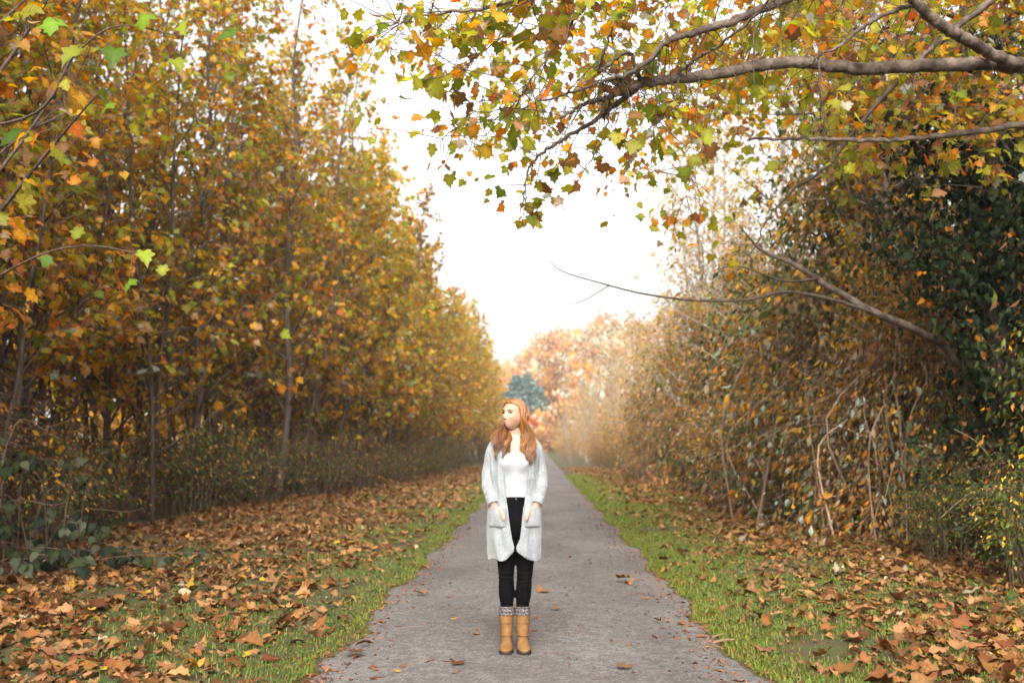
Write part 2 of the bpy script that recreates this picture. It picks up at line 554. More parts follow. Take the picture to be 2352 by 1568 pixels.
# ------------------------------------------------------------------ person
def bake(name, me, mods, mats=None, smooth=True):
    """apply modifiers and return the evaluated mesh"""
    o = bpy.data.objects.new('tmp', me)
    COL.objects.link(o)
    for typ, kw in mods:
        md = o.modifiers.new(typ, typ)
        for k, v in kw.items(): setattr(md, k, v)
    dg = bpy.context.evaluated_depsgraph_get()
    r = bpy.data.meshes.new_from_object(o.evaluated_get(dg))
    r.name = name
    bpy.data.objects.remove(o)
    if mats is not None:
        r.materials.clear()
        for m_ in (mats if isinstance(mats, (list, tuple)) else [mats]): r.materials.append(m_)
    if smooth:
        r.polygons.foreach_set('use_smooth', np.ones(len(r.polygons), bool))
    return r


def get_v(me):
    a = np.empty(len(me.vertices) * 3, np.float32); me.vertices.foreach_get('co', a)
    return a.reshape(-1, 3)


def get_tris(me):
    me.calc_loop_triangles()
    t = np.empty(len(me.loop_triangles) * 3, np.int32); me.loop_triangles.foreach_get('vertices', t)
    return t.reshape(-1, 3)


def grid_tris(nr, nc, wrap=False):
    idx = np.arange(nr * nc).reshape(nr, nc)
    if wrap: idx = np.concatenate([idx, idx[:, :1]], 1)
    q = np.stack([idx[:-1, :-1], idx[:-1, 1:], idx[1:, 1:], idx[1:, :-1]], -1).reshape(-1, 4)
    return np.concatenate([q[:, [0, 1, 2]], q[:, [0, 2, 3]]])


def loft(mb, rings):
    """closed loft with caps"""
    R = np.asarray(rings, float)
    nr, nc = R.shape[:2]
    V = R.reshape(-1, 3)
    T = grid_tris(nr, nc, True)
    c0, c1 = R[0].mean(0), R[-1].mean(0)
    n = len(V)
    j = np.arange(nc); k = (j + 1) % nc
    T = np.concatenate([T, np.stack([np.full(nc, n), k, j], 1), np.stack([np.full(nc, n + 1), (nr - 1) * nc + j, (nr - 1) * nc + k], 1)])
    mb.add(np.concatenate([V, [c0, c1]]), T)


def ering(cx, cy_, z, rx, ry, n=32, p=2.3, rear=1.0):
    a = np.arange(n) * 2 * math.pi / n
    s, c = np.sin(a), -np.cos(a)
    x = np.sign(s) * np.abs(s) ** (2 / p) * rx
    y = np.sign(c) * np.abs(c) ** (2 / p) * ry
    y = np.where(y > 0, y * rear, y)
    return np.stack([cx + x, cy_ + y, np.full(n, z)], 1)


PERSON = empty('person', (-.165, 6.85, .033))
PERSON.scale = (.985, .985, .985)
PERSON.rotation_euler = (0, 0, .045)
tag(PERSON, 'woman with long auburn hair, pale grey open cardigan and tan boots standing on the path', 'person')

TORSO = [(.80, .155, .105, .01), (.92, .165, .11, .01), (1.0, .148, .10, .005), (1.09, .124, .09, 0), (1.18, .135, .098, 0), (1.27, .150, .106, 0),
         (1.35, .156, .095, .005), (1.40, .150, .076, .01), (1.435, .105, .062, .012), (1.46, .062, .054, .01), (1.50, .050, .050, 0), (1.575, .047, .050, -.012)]
body = MB()
loft(body, [ering(0, t[3], t[0], t[1] * (.93 if t[0] < 1.05 else 1), t[2] * (.93 if t[0] < 1.05 else 1), 40) for t in TORSO])
LEGX = (-.058, .070)
BOOTX = (-.053, .053)
leg_x = lambda k, z: float(np.interp(z, [.26, .52], [BOOTX[k], LEGX[k]]))
LEG = [(.05, .032, .036, .03), (.10, .035, .042, .025), (.25, .040, .046, .02), (.36, .052, .056, .015), (.42, .053, .055, .01), (.505, .051, .055, 0), (.62, .066, .072, 0), (.76, .080, .088, .005), (.88, .086, .1, .01)]
for li_, lx in enumerate(LEGX):
    loft(body, [ering(leg_x(li_, t[0]), t[3], t[0], t[1] * .84, t[2] * .84, 24, 2.1) for t in LEG])
    loft(body, [np.stack([BOOTX[li_] + .033 * np.sin(np.arange(16) * math.pi / 8) * w, np.full(16, yy), .035 + .03 * h * np.cos(np.arange(16) * math.pi / 8)], 1) for yy, w, h in [(.07, .8, 1.1), (.02, .9, 1.3), (-.05, 1.05, 1.0), (-.10, 1.1, .7), (-.14, .7, .5)]])
ARMP = {}
for s in (-1, 1):
    A = spline([(s * .100, .01, 1.400), (s * .147, .012, 1.355), (s * .184, .025, 1.19), (s * .182, -.03, 1.10), (s * .154, -.090, 1.012), (s * .145, -.102, .985)], 22)
    ARMP[s] = A
    body.tube(A, np.interp(np.linspace(0, 1, 22), [0, .15, .5, .7, .9, 1], [.034, .033, .028, .026, .023, .023]), 16)
    # hand: palm and four curled fingers going into the pocket, thumb outside it
    wr = A[-1]
    pdir = np.array([-s * .22, -.06, -.97]); pdir /= np.linalg.norm(pdir)
    side = np.array([-s * .92, -.32, -.19]); side /= np.linalg.norm(side)
    nrm = np.cross(pdir, side)
    ang = np.arange(18) * 2 * math.pi / 18
    rings = []
    for t, w, h in [(-.01, .024, .02), (.02, .032, .018), (.05, .040, .016), (.08, .041, .014), (.092, .036, .011)]:
        c = wr + pdir * t
        rings.append(c + np.cos(ang)[:, None] * side * w + np.sin(ang)[:, None] * nrm * h)
    loft(body, rings)
    for f, (off, ln) in enumerate([(-.030, .055), (-.010, .070), (.010, .074), (.030, .066)]):
        b0 = wr + pdir * .085 + side * off
        bend = nrm * (.012 if nrm[1] > 0 else -.012)
        body.tube(spline([b0 - pdir * .02, b0 + pdir * ln * .4, b0 + pdir * ln * .75 + bend, b0 + pdir * ln * .95 + bend * 2.2], 9), np.linspace(.0085, .0068, 9), 8)
    t0 = wr + pdir * .018 + side * .022 + np.array([0, -.012, 0])
    body.tube(spline([t0, t0 + side * .022 + pdir * .022 + np.array([0, -.026, 0]), t0 + side * .030 + pdir * .052 + np.array([0, -.044, 0]), t0 + side * .033 + pdir * .078 + np.array([0, -.050, 0])], 10), [.014, .0135, .012, .011, .0105, .0105, .0105, .010, .0085, .005], 10)
bm_ = body.mesh('body_raw', [])
bm_ = bake('body_low', bm_, [('REMESH', dict(mode='VOXEL', voxel_size=.0048)), ('SMOOTH', dict(factor=.5, iterations=3))])

# head: displaced ellipsoid, face towards -Y
NU, NV = 150, 120
uu = np.arange(NU) * 2 * math.pi / NU
vv = np.linspace(.004, math.pi - .004, NV)
U_, V_ = np.meshgrid(uu, vv)
hx = np.sin(V_) * np.sin(U_); hy = -np.sin(V_) * np.cos(U_); hz = np.cos(V_)
X = hx * .0735; Y = hy * .096; Z = hz * .108
tz = np.clip((-.005 - Z) / .10, 0, 1)                   # jaw taper
front = np.clip(-hy, 0, 1)
tj = np.clip((-.030 - Z) / .075, 0, 1)
X = X * np.clip((1 - np.abs(np.minimum(hz, 0)) ** 3.0) ** (1 / 3.0) / np.sqrt(np.maximum(1 - np.minimum(hz, 0) ** 2, 1e-4)), 1, 1.6) ** .5 * (1 - .12 * np.clip(-Z / .1, 0, 1) - .36 * tj ** 1.4)
Y = np.where(hy > 0, Y * (1 - .42 * tz), Y * (1 - .07 * tz ** 2))
ratio = (1 - np.abs(hz) ** 3.4) ** (1 / 3.4) / np.sqrt(np.maximum(1 - hz ** 2, 1e-4))
wgt = np.clip(front * 1.7, 0, 1) * np.clip(-hz * 4, 0, 1) * np.clip((1.0 + hz) * 14, 0, 1)
Y = np.where(hy < 0, Y * (1 + (np.clip(ratio, 1, 1.7) - 1) * .75 * wgt), Y)
fz = Z; fx = X


def gs(cx, cz, sx, sz): return np.exp(-((fx - cx) / sx) ** 2 - ((fz - cz) / sz) ** 2)


fm = np.clip(front * 1.6 - .25, 0, 1)
disp = np.zeros_like(X)
disp += .006 * gs(0, .012, .010, .016)                                   # bridge
disp += .013 * gs(0, -.018, .0095, .017) + .010 * gs(0, -.034, .0085, .009)  # nose ridge and tip
disp += .0045 * (gs(-.011, -.038, .0055, .0055) + gs(.011, -.038, .0055, .0055))  # nostrils
disp -= .0105 * (gs(-.031, .004, .016, .011) + gs(.031, .004, .016, .011))   # sockets
disp += .0045 * (gs(-.03, .025, .022, .009) + gs(.03, .025, .022, .009))     # brow
disp += .006 * (gs(-.042, -.026, .02, .02) + gs(.042, -.026, .02, .02))      # cheeks
disp += .0042 * gs(0, -.060, .018, .0055) + .0046 * gs(0, -.0715, .016, .006)  # lips
disp -= .0035 * gs(0, -.0655, .019, .0026)                                # mouth line
disp -= .002 * gs(0, -.082, .016, .006)
disp += .004 * gs(0, -.093, .020, .012)                                   # chin
Y = Y - disp * fm
# ears
ear = np.exp(-((Y - .012) / .016) ** 2 - ((Z + .005) / .028) ** 2)
X = X + np.sign(hx) * ear * .010 * (np.abs(hx) > .75)
skin = np.array([.345, .197, .131])
C = np.ones(X.shape + (3,)) * skin
lip = np.clip(1.25 * (np.exp(-((X) / .0195) ** 4 - ((Z + .0655) / .0098) ** 4)), 0, 1) * fm
C = C * (1 - lip[..., None]) + np.array([.31, .145, .108]) * lip[..., None]
ck = .14 * (np.exp(-((np.abs(X) - .045) / .02) ** 2 - ((Z + .03) / .02) ** 2)) * fm
C = C * (1 - ck[..., None]) + np.array([.37, .135, .085]) * ck[..., None]
HV = np.stack([X, Y, Z], -1).reshape(-1, 3)
HT = grid_tris(NV, NU, True)
hyaw, hpit = math.radians(-38), math.radians(8)
Rz = np.array([[math.cos(hyaw), -math.sin(hyaw), 0], [math.sin(hyaw), math.cos(hyaw), 0], [0, 0, 1]])
Rx = np.array([[1, 0, 0], [0, math.cos(-hpit), -math.sin(-hpit)], [0, math.sin(-hpit), math.cos(-hpit)]])
HR = Rz @ Rx
HC = np.array([-.005, -.025, 1.592])
hw = lambda P: np.asarray(P, float) @ HR.T + HC
bv, bt = get_v(bm_), get_tris(bm_)
V = np.concatenate([bv, hw(HV)])
T = np.concatenate([bt, HT + len(bv)])
Cc = np.concatenate([np.ones((len(bv), 3)) * skin, C.reshape(-1, 3)])
M_SKIN = mat_attr('skin', .48, .35, sss=.12)
BODY = link('body', make_mesh('body', V, T, M_SKIN, Cc, True), PERSON)


def face_y(x, z):
    """front surface of the face in head space"""
    d = (HV[:, 0] - x) ** 2 + (HV[:, 2] - z) ** 2 + (HV[:, 1] > 0) * 1
    return HV[np.argmin(d), 1]


def plain(name, c, rough=.5, spec=.4):
    m_, nt_, out_ = new_mat(name)
    b_ = principled(nt_, rough, spec); b_.inputs['Base Color'].default_value = (*c, 1)
    nt_.links.new(b_.outputs[0], out_.inputs['Surface'])
    return m_


M_EYE = mat_attr('eye_surface', .15, .5)
M_BROW = plain('brow_hair', (.045, .018, .010), .7, .2)
for s in (-1, 1):
    ex, ez = s * .031, .003
    c = np.array([ex, face_y(ex, ez) + .0085, ez])
    a1, a2 = np.meshgrid(np.linspace(0, 2 * math.pi, 24, endpoint=False), np.linspace(.01, math.pi - .01, 20))
    dirs = np.stack([np.sin(a2) * np.cos(a1), -np.cos(a2), np.sin(a2) * np.sin(a1)], -1).reshape(-1, 3)
    look = np.array([-.12, -1, .03]); look /= np.linalg.norm(look)
    k = dirs @ look
    cc = np.where((k > .66)[:, None], (.035, .022, .015), np.array([.62, .58, .55])[None])
    ev = c + dirs * np.array([.0135, .0125, .0100])
    o = link('eye', make_mesh('eye', hw(ev), grid_tris(20, 24, True), M_EYE, cc, True), BODY)
    mb = MB()
    xs = np.linspace(-.0155, .0155, 12)
    mb.tube(hw([(ex + x, face_y(ex + x, ez + .004) - .0035, ez + .0062 - 22 * (x - s * .001) ** 2) for x in xs]), .0024 + .0014 * np.sin(np.linspace(.3, 3, 12)), 6)
    o = link('eyelashes', mb.mesh('eyelashes', M_BROW), BODY)
    mb = MB()
    xs = np.linspace(-.017, .019, 14)
    mb.tube(hw([(ex + s * x, face_y(ex + s * x, .022) - .001, .0195 + .004 * math.sin((x + .017) / .036 * 2.4)) for x in xs]), np.interp(xs, [-.017, -.008, .019], [.0034, .0042, .0018]), 6, flat=.6)
    link('eyebrow', mb.mesh('eyebrow', M_BROW), BODY)

# tank top
M_TOP = mat_noise('white_cotton', [(.255, .255, .268), (.295, .295, .308)], 20, rough=.9, spec=.1, bump=.15, bscale=60)


def torso_pt(a, z, off):
    t = interp(z, TORSO)
    rx, ry, yc = t[..., 0] + off, t[..., 1] + off, t[..., 2]
    s, c = np.sin(a), -np.cos(a)
    p = 2.3
    x = np.sign(s) * np.abs(s) ** (2 / p) * rx
    y = np.sign(c) * np.abs(c) ** (2 / p) * ry + yc
    bust = .036 * (np.exp(-((x - .066) / .05) ** 2 - ((z - 1.262) / .052) ** 2) + np.exp(-((x + .066) / .05) ** 2 - ((z - 1.262) / .052) ** 2)) * (c < 0)
    return np.stack([x, y - bust, z + 0 * x], -1)


na, nz_ = 72, 44
aa = np.arange(na) * 2 * math.pi / na
xf = np.sin(aa) * .14
ztop = np.where(np.cos(aa) > -.2, 1.326 + np.clip(np.abs(xf) / .10, 0, 1) ** 2.2 * .10, 1.40)
tt = np.linspace(0, 1, nz_)
A2, T2 = np.meshgrid(aa, tt)
zb = 1.028 + .006 * np.cos(A2 * 2)
Z2 = zb + (ztop[None, :] - zb) * T2
wr_ = .0022 * np.sin(Z2 * 70 + 2 * np.sin(A2 * 3)) * np.exp(-((Z2 - 1.10) / .06) ** 2)
TV = torso_pt(A2, Z2, .007 + wr_).reshape(-1, 3)
me = bake('tank_top', make_mesh('t', TV, grid_tris(nz_, na, True), []), [('SOLIDIFY', dict(thickness=.003, offset=1))], M_TOP)
link('tank_top', me, PERSON)

# jeans
M_JEAN = mat_noise('black_denim', [(.0015, .0015, .002), (.0035, .0035, .0042)], 60, rough=.9, spec=.06, bump=.2, bscale=160)
jn = MB()
loft(jn, [ering(0, t[3], t[0], t[1] + .006, t[2] + .006, 40) for t in [(.745, .075, .07, .01), (.765, .115, .09, .01), (.80, .148, .105, .01), (.86, .160, .11, .01), (.92, .165, .11, .01), (1.0, .148, .10, .005), (1.045, .137, .096, .002)]])
for li_, lx in enumerate(LEGX):
    JL = [(.262, .044, .050, .02), (.30, .043, .050, .02), (.36, .053, .058, .015), (.42, .054, .058, .01), (.47, .051, .057, .004), (.505, .0535, .060, 0), (.54, .056, .062, 0), (.62, .066, .074, 0), (.70, .074, .082, .003), (.76, .080, .089, .005), (.84, .084, .098, .01)]
    zz = np.linspace(.262, .84, 60)
    jt = interp(zz, JL)
    rings = []
    for z, t in zip(zz, jt):
        w = .0030 * math.sin(z * 210) * math.exp(-((z - .49) / .05) ** 2) + .0025 * math.sin(z * 260) * math.exp(-((z - .31) / .035) ** 2)
        rings.append(ering(leg_x(li_, z), t[2], z, t[0] + w, t[1] + w, 28, 2.1))
    loft(jn, rings)
me = bake('jeans', jn.mesh('j', []), [('REMESH', dict(mode='VOXEL', voxel_size=.005)), ('SMOOTH', dict(factor=.5, iterations=2))], M_JEAN)
JEANS = link('jeans', me, PERSON)
mb = MB(); mb.tube([(.008, -.094, 1.022), (.008, -.1035, 1.022)], [.008, .007], 12)
link('button', mb.mesh('button', plain('dark_metal', (.06, .06, .065), .35, .5)), JEANS)

# socks
M_SOCK = mat_noise('marled_wool', [(.03, .022, .022), (.09, .076, .072), (.24, .22, .21)], 110, rough=.95, spec=.05, bump=.8, bscale=90)
M_BOOT = mat_noise('tan_nubuck', [(.105, .049, .016), (.150, .073, .025), (.185, .096, .036)], 14, rough=.75, spec=.2, bump=.2, bscale=70)
M_SOLE = mat_noise('dark_rubber', [(.018, .012, .009), (.04, .028, .02)], 40, rough=.8, spec=.2)
M_BUCK = plain('aged_brass', (.09, .05, .02), .4, .5)
for lx in BOOTX:
    sx = 1 if lx > 0 else -1
    rings = []
    for z in np.linspace(.236, .293, 22):
        w = .0022 * math.sin((z - .236) / .057 * math.pi * 5)
        rings.append(ering(lx, .018, z, .0545 + w, .060 + w, 40, 2.1))
    for z, k in [(.294, .9), (.288, .86)]: rings.append(ering(lx, .018, z, .0525 * k, .058 * k, 40, 2.1))
    mb = MB(); loft(mb, rings)
    link('sock', mb.mesh('sock', M_SOCK), PERSON)
    bt_ = MB()
    BT = [(.020, .040, .052, .02), (.06, .041, .054, .018), (.10, .042, .056, .012), (.14, .043, .053, .014), (.19, .046, .053, .017), (.245, .051, .057, .018)]
    zz = np.linspace(.02, .245, 34); jt = interp(zz, BT)
    loft(bt_, [ering(lx + sx * .003, t[2], z, t[0] + .0016 * math.sin(z * 150) * math.exp(-((z - .12) / .03) ** 2), t[1], 30, 2.2) for z, t in zip(zz, jt)])
    ang = np.arange(28) * 2 * math.pi / 28
    rings = []
    for yy, w, top in [(.072, .022, .07), (.062, .036, .10), (.03, .042, .13), (-.02, .042, .125), (-.06, .0425, .096), (-.10, .045, .074), (-.13, .0445, .062), (-.155, .038, .052), (-.172, .026, .042), (-.178, .012, .034)]:
        cx = np.sign(np.sin(ang)) * np.abs(np.sin(ang)) ** .75 * w
        cz = np.cos(ang); cz = np.where(cz > 0, cz * (top - .03), cz * .012) + .03
        rings.append(np.stack([lx + sx * (.003 + .006 * (yy < -.1)) + cx, np.full(28, yy), cz], 1))
    loft(bt_, rings)
    me = bake('boot', bt_.mesh('b', []), [('REMESH', dict(mode='VOXEL', voxel_size=.0042)), ('SMOOTH', dict(factor=.5, iterations=4))], M_BOOT)
    B = link('boot', me, PERSON)
    # sole with heel
    pts = []
    for a in np.linspace(0, 2 * math.pi, 44, endpoint=False):
        yy = -.055 - .128 * math.cos(a)
        w = np.interp(yy, [-.183, -.165, -.12, -.05, .02, .073], [.012, .034, .0475, .043, .041, .02])
        pts.append((lx + sx * (.003 + .006 * (yy < -.1)) + w * np.sign(math.sin(a)) * min(1, abs(math.sin(a)) * 2.2), yy))
    pts = np.array(pts)
    mb = MB()
    loft(mb, [np.column_stack([pts, np.full(len(pts), z)]) for z in (.002, .004, .017, .019)])
    hp = pts[pts[:, 1] > .0]
    link('sole', mb.mesh('sole', M_SOLE, False), B)
    for zs, tilt, rr in ((.115, -.03, .058), (.185, 0.0, .050)):
        mb = MB()
        a = np.linspace(0, 2 * math.pi, 33)
        t = interp(np.array(zs), BT)
        ring_ = np.stack([lx + sx * .003 + (t[0] + .0025) * np.sin(a), t[2] - (t[1] + .004) * np.cos(a) - (.012 if zs < .15 else 0) * (np.cos(a) > 0) * np.cos(a), zs + tilt * np.cos(a) * .4], 1)
        mb.tube(ring_, .0055, 6, cap=False, flat=.45)
        st = link('strap', mb.mesh('strap', M_BOOT), B)
        mb = MB()
        bx = lx + sx * (.003 + t[0] + .004)
        mb.tube([(bx, -.012, zs - .009), (bx, -.012, zs + .009), (bx, .008, zs + .009), (bx, .008, zs - .009), (bx, -.012, zs - .009)], .0022, 6)
        link('buckle', mb.mesh('buckle', M_BUCK), st)

# cardigan
m, nt, out = new_mat('boucle_wool')
L = nt.links
tc = nt.nodes.new('ShaderNodeTexCoord')
base = ramp(tex(210, 3).outputs['Fac'], (.155, .164, .168), (.258, .272, .277), .36, .62)
big = ramp(tex(16, 4).outputs['Fac'], (.86, .86, .86), (1.08, 1.08, 1.08))
b = principled(nt, .95, .08)
b.inputs['Sheen Weight'].default_value = .25
L.new(mul(base, big), b.inputs['Base Color'])
bp = nt.nodes.new('ShaderNodeBump'); bp.inputs['Strength'].default_value = .9; bp.inputs['Distance'].default_value = .006
L.new(tex(170, 3).outputs['Fac'], bp.inputs['Height']); L.new(bp.outputs[0], b.inputs['Normal'])
L.new(b.outputs[0], out.inputs['Surface'])
M_CARD = m
CARD = [(.60, .172, .135, .0), (.68, .180, .142, .0), (.80, .186, .146, .0), (.92, .188, .145, .0), (1.03, .176, .130, .0), (1.12, .166, .122, 0), (1.22, .166, .126, 0), (1.31, .170, .124, 0),
        (1.37, .172, .108, .008), (1.405, .160, .092, .012), (1.43, .132, .080, .014), (1.45, .100, .072, .016), (1.468, .078, .066, .018)]
EDGE_L = [(.60, -.030), (.66, -.008), (.69, -.004), (.77, -.020), (.89, -.040), (1.03, -.060), (1.12, -.070), (1.25, -.080), (1.33, -.082), (1.40, -.074), (1.468, -.060)]
EDGE_R = [(.60, .035), (.66, .012), (.69, .006), (.77, .030), (.89, .048), (1.03, .066), (1.12, .085), (1.25, .098), (1.33, .100), (1.40, .086), (1.468, .062)]


def card_front(x, z):
    t = interp(z, CARD)
    return t[..., 2] - t[..., 1] * np.clip(1 - np.abs(x / t[..., 0]) ** 2.5, 0, 1) ** (1 / 2.5)


def invx(x, rx, p=2.5):
    return np.arcsin(np.clip(np.sign(x) * np.abs(x / rx) ** (p / 2), -1, 1))


nr, nc = 110, 120
rows = []
for i in range(nr):
    row = []
    tr_ = i / (nr - 1)
    for j in range(nc):
        f = j / (nc - 1)
        z = .60 + (1.468 - .60) * tr_
        for _ in range(2):
            t = interp(np.array(z), CARD)
            aL = invx(np.interp(z, *np.array(EDGE_L).T), t[0]); aR = invx(np.interp(z, *np.array(EDGE_R).T), t[0])
            a = aR + (2 * math.pi + aL - aR) * f
            xx = math.copysign(abs(math.sin(a)) ** (2 / 2.5), math.sin(a)) * t[0]
            zbot = .612 + .062 * math.exp(-(xx / .05) ** 2) * (math.cos(a) > 0) + .008 * math.sin(a * 5)
            z = zbot + (1.468 - zbot) * tr_
        low = np.clip((1.15 - z) / .5, 0, 1)
        fold = .007 * low * math.sin(a * 7 + 1.2 * math.sin(z * 9)) + .004 * math.sin(a * 13 + z * 14)
        fold += .004 * math.sin(z * 26 + a * 4) * np.clip((z - .75) / .3, 0, 1)
        band = .006 if min(f, 1 - f) < .055 else 0
        rx, ry, yc = t[0] + fold + band, t[1] + fold + band, t[2]
        s_, c_ = math.sin(a), -math.cos(a)
        row.append((math.copysign(abs(s_) ** .8, s_) * rx, math.copysign(abs(c_) ** .8, c_) * ry + yc, z))
    rows.append(row)
CV = np.array(rows).reshape(-1, 3)
shell = bake('shell', make_mesh('c', CV, grid_tris(nr, nc), []), [('SOLIDIFY', dict(thickness=.013, offset=-1))])
cd = MB()
cd.add(get_v(shell), get_tris(shell))
for s in (-1, 1):
    A = ARMP[s][:-1]
    n = 60
    P = spline(A[::4].tolist() + [A[-1].tolist()], n)
    t = np.linspace(0, 1, n)
    r = np.interp(t, [0, .12, .35, .55, .75, .93, .95, 1], [.044, .047, .043, .041, .041, .037, .041, .041])
    r = r + .0030 * np.sin(t * 75 + 1) * np.exp(-((t - .58) / .12) ** 2) + .0015 * np.sin(t * 40)
    cd.tube(P, r, 28)
me = bake('cardigan', cd.mesh('cd', []), [('REMESH', dict(mode='VOXEL', voxel_size=.0042)), ('SMOOTH', dict(factor=.5, iterations=2))], M_CARD)
v = get_v(me).copy()                                     # fuzzy knit relief
nrm = np.empty(len(v) * 3, np.float32); me.vertices.foreach_get('normal', nrm); nrm = nrm.reshape(-1, 3)
h = np.array([mnoise.noise(Vector(p * 120)) for p in v.tolist()] if False else [mnoise.noise(Vector((p[0] * 110, p[1] * 110, p[2] * 110))) for p in v.tolist()])
v += nrm * (h[:, None] * .0022)
me.vertices.foreach_set('co', v.ravel()); me.update()
CARDI = link('cardigan', me, PERSON)
# fuzz of the wool: short fibres standing off the surface
sel = rng.choice(len(v), 16000)
fd = nrm[sel] + rng.normal(0, .7, (len(sel), 3))
ln = rng.uniform(.002, .0055, (len(sel), 1))
sd_ = rng.normal(0, 1, (len(sel), 3)) * .0005
p0 = v[sel]
V = np.stack([p0 - sd_, p0 + sd_, p0 + fd * ln], 1).reshape(-1, 3)
o = link('wool_fuzz', make_mesh('wool_fuzz', V, np.arange(len(V)).reshape(-1, 3), M_CARD), CARDI)
tag(o, kind='stuff')
for s in (-1, 1):
    nu, nv = 26, 26
    U2, V2 = np.meshgrid(np.linspace(0, 1, nu), np.linspace(0, 1, nv))
    x0, x1 = (.058, .178)
    zt = .970 - .006 * np.sin(U2 * math.pi) + .014 * U2
    zb_ = .832 + 0 * U2
    Zp = zb_ + (zt - zb_) * V2
    Xp = s * (x0 + (x1 - x0) * U2 + .006 * np.sin(V2 * 3) * (U2 - .5))
    bul = .011 + .013 * np.sin(np.clip(U2, 0, 1) * math.pi) ** .8 * np.sin(np.clip(.25 + .75 * V2, 0, 1) * math.pi * .75) ** 1.0
    edge = np.minimum(np.minimum(U2, 1 - U2) * 11, V2 * 11).clip(0, 1)
    Yp = card_front(Xp, Zp) - bul * edge + .006 * (1 - edge)
    tri = grid_tris(nv, nu)
    if s < 0: tri = tri[:, ::-1]
    me = bake('pocket', make_mesh('p', np.stack([Xp, Yp, Zp], -1).reshape(-1, 3), tri, []), [('SOLIDIFY', dict(thickness=.009, offset=0)), ('SUBSURF', dict(levels=1, render_levels=1))], M_CARD)
    link('pocket', me, CARDI)

# hair: cap and locks
M_HAIR = mat_attr('auburn_hair', .38, .5)
cap = HV * np.array([1.07, 1.07, 1.06]) + np.array([0, .004, .002])
hl = .074 - .11 * np.clip((np.abs(HV[:, 0]) - .048) / .03, 0, 1) ** 1.2
face_mask = (HV[:, 1] < -.012 + .0 * HV[:, 2]) & (HV[:, 2] < hl) | (HV[:, 2] < -.085)
keep = ~face_mask
tri = HT[keep[HT].all(1)]
hc = np.array([.23, .092, .024])
hm = MB()
hm.add(hw(cap), tri, hc * .75)


def on_head(a_side, b_front, k):
    """point on the skull: a_side 0 top .. 1 ear level (signed), b_front -1 face .. 1 back"""
    th = a_side * math.pi / 2
    x = math.sin(th); c = math.cos(th)
    fr = b_front * math.pi / 2 * .92
    y = math.sin(fr) * max(c, .55); z = c * math.cos(fr * .8)
    n = math.sqrt(x * x + y * y + z * z)
    return np.array([x, y, z]) / n * np.array([.0735, .096, .108]) * k + np.array([0, .004, 0])


hr = np.random.default_rng(11)
CL = []                                                    # clumps: side, lateral place 0 outer .. 1 inner, end height, wave phase
for q in np.linspace(0, 1, 8):
    CL.append((-1, q, 1.295 + .05 * math.sin(q * 5 + .3) ** 2 + .02 * hr.random(), hr.uniform(0, 6.28)))
    CL.append((1, q, 1.335 - .082 * math.sin(q * 2.6) + .02 * hr.random(), hr.uniform(0, 6.28)))
for q in np.linspace(0, 1, 6):
    CL.append((0, q, hr.uniform(1.22, 1.30), hr.uniform(0, 6.28)))
for i in range(820):
    sgn, q, ze, ph = CL[hr.integers(0, len(CL))]
    ze = ze + hr.normal(0, .012)
    side = sgn if sgn else (-1 if hr.random() < .5 else 1)
    bf = (hr.uniform(.5, .98) if sgn == 0 else (-.88 + 1.0 * (q if sgn > 0 else 1 - q) + hr.uniform(-.05, .35)))
    bf = max(-.70, min(.95, bf))
    k = hr.uniform(1.06, 1.12)
    part = .12
    root = on_head(part + side * .012, bf, k)
    m1 = on_head(part + (side * .62 - part) * .5, bf * .95 + .05, k * 1.02)
    m2 = on_head(side * .72, max(bf, -.60) * .85 + .07, k * 1.03)
    m3 = on_head(side * 1.0, max(bf, -.55) * .75 + .10, k * 1.04); m3[2] -= .025
    pts = [hw(root), hw(m1), hw(m2), hw(m3)]
    jx, jy = hr.normal(0, .009), hr.normal(0, .010)
    if sgn < 0:
        x1, x2, x3 = np.interp(q, [0, 1], [-.122, -.048]), np.interp(q, [0, 1], [-.138, -.046]), np.interp(q, [0, 1], [-.136, -.042])
        tail = [(x1 + jx, -.035 + jy, 1.472), (x2 + jx, -.092 + jy * .6, 1.40), (x3 + jx * .3, -.122 + jy * .3, ze)]
    elif sgn > 0:
        x1, x2, x3 = np.interp(q, [0, 1], [.050, .112]), np.interp(q, [0, 1], [.056, .124]), np.interp(q, [0, 1], [.066, .128])
        tail = [(x1 + jx, -.040 + jy, 1.472), (x2 + jx, -.098 + jy * .6, 1.385), (x3 + jx * .3, -.132 + jy * .3, ze)]
    else:
        x1 = np.interp(q, [0, 1], [-.10, .11])
        tail = [(x1 * .7 + jx, .075 + jy, 1.48), (x1 + jx, .105 + jy, 1.38), (x1 * 1.05 + jx * .4, .118, ze)]
    P = spline(pts + [np.array(t_) for t_ in tail], 44)
    t = np.linspace(0, 1, 44)
    amp = .016 * np.clip((t - .42) / .35, 0, 1) * (1 - .35 * np.clip((t - .9) / .1, 0, 1))
    w_ = t * 19 + ph + hr.normal(0, .22)
    P[:, 0] += amp * np.sin(w_)
    P[:, 1] += amp * .55 * np.cos(w_)
    r = hr.uniform(.0014, .0034) * np.interp(t, [0, .1, .65, .9, 1], [.7, 1, 1, .7, .2])
    tone = hr.uniform(.5, 1.4) * (.85 + .3 * math.sin(ph * 3))
    cc = hc[None] * tone * np.interp(t, [0, .25, .6, 1], [1.15, 1.25, .95, .8])[:, None] * np.array([1, 1 + .15 * (tone - 1), 1])  # highlight painted near the crown, lower lengths darkened, in the lock colour
    hm.tube(P, r, 5, cc, flat=.7)
link('hair', hm.mesh('hair', M_HAIR), PERSON)

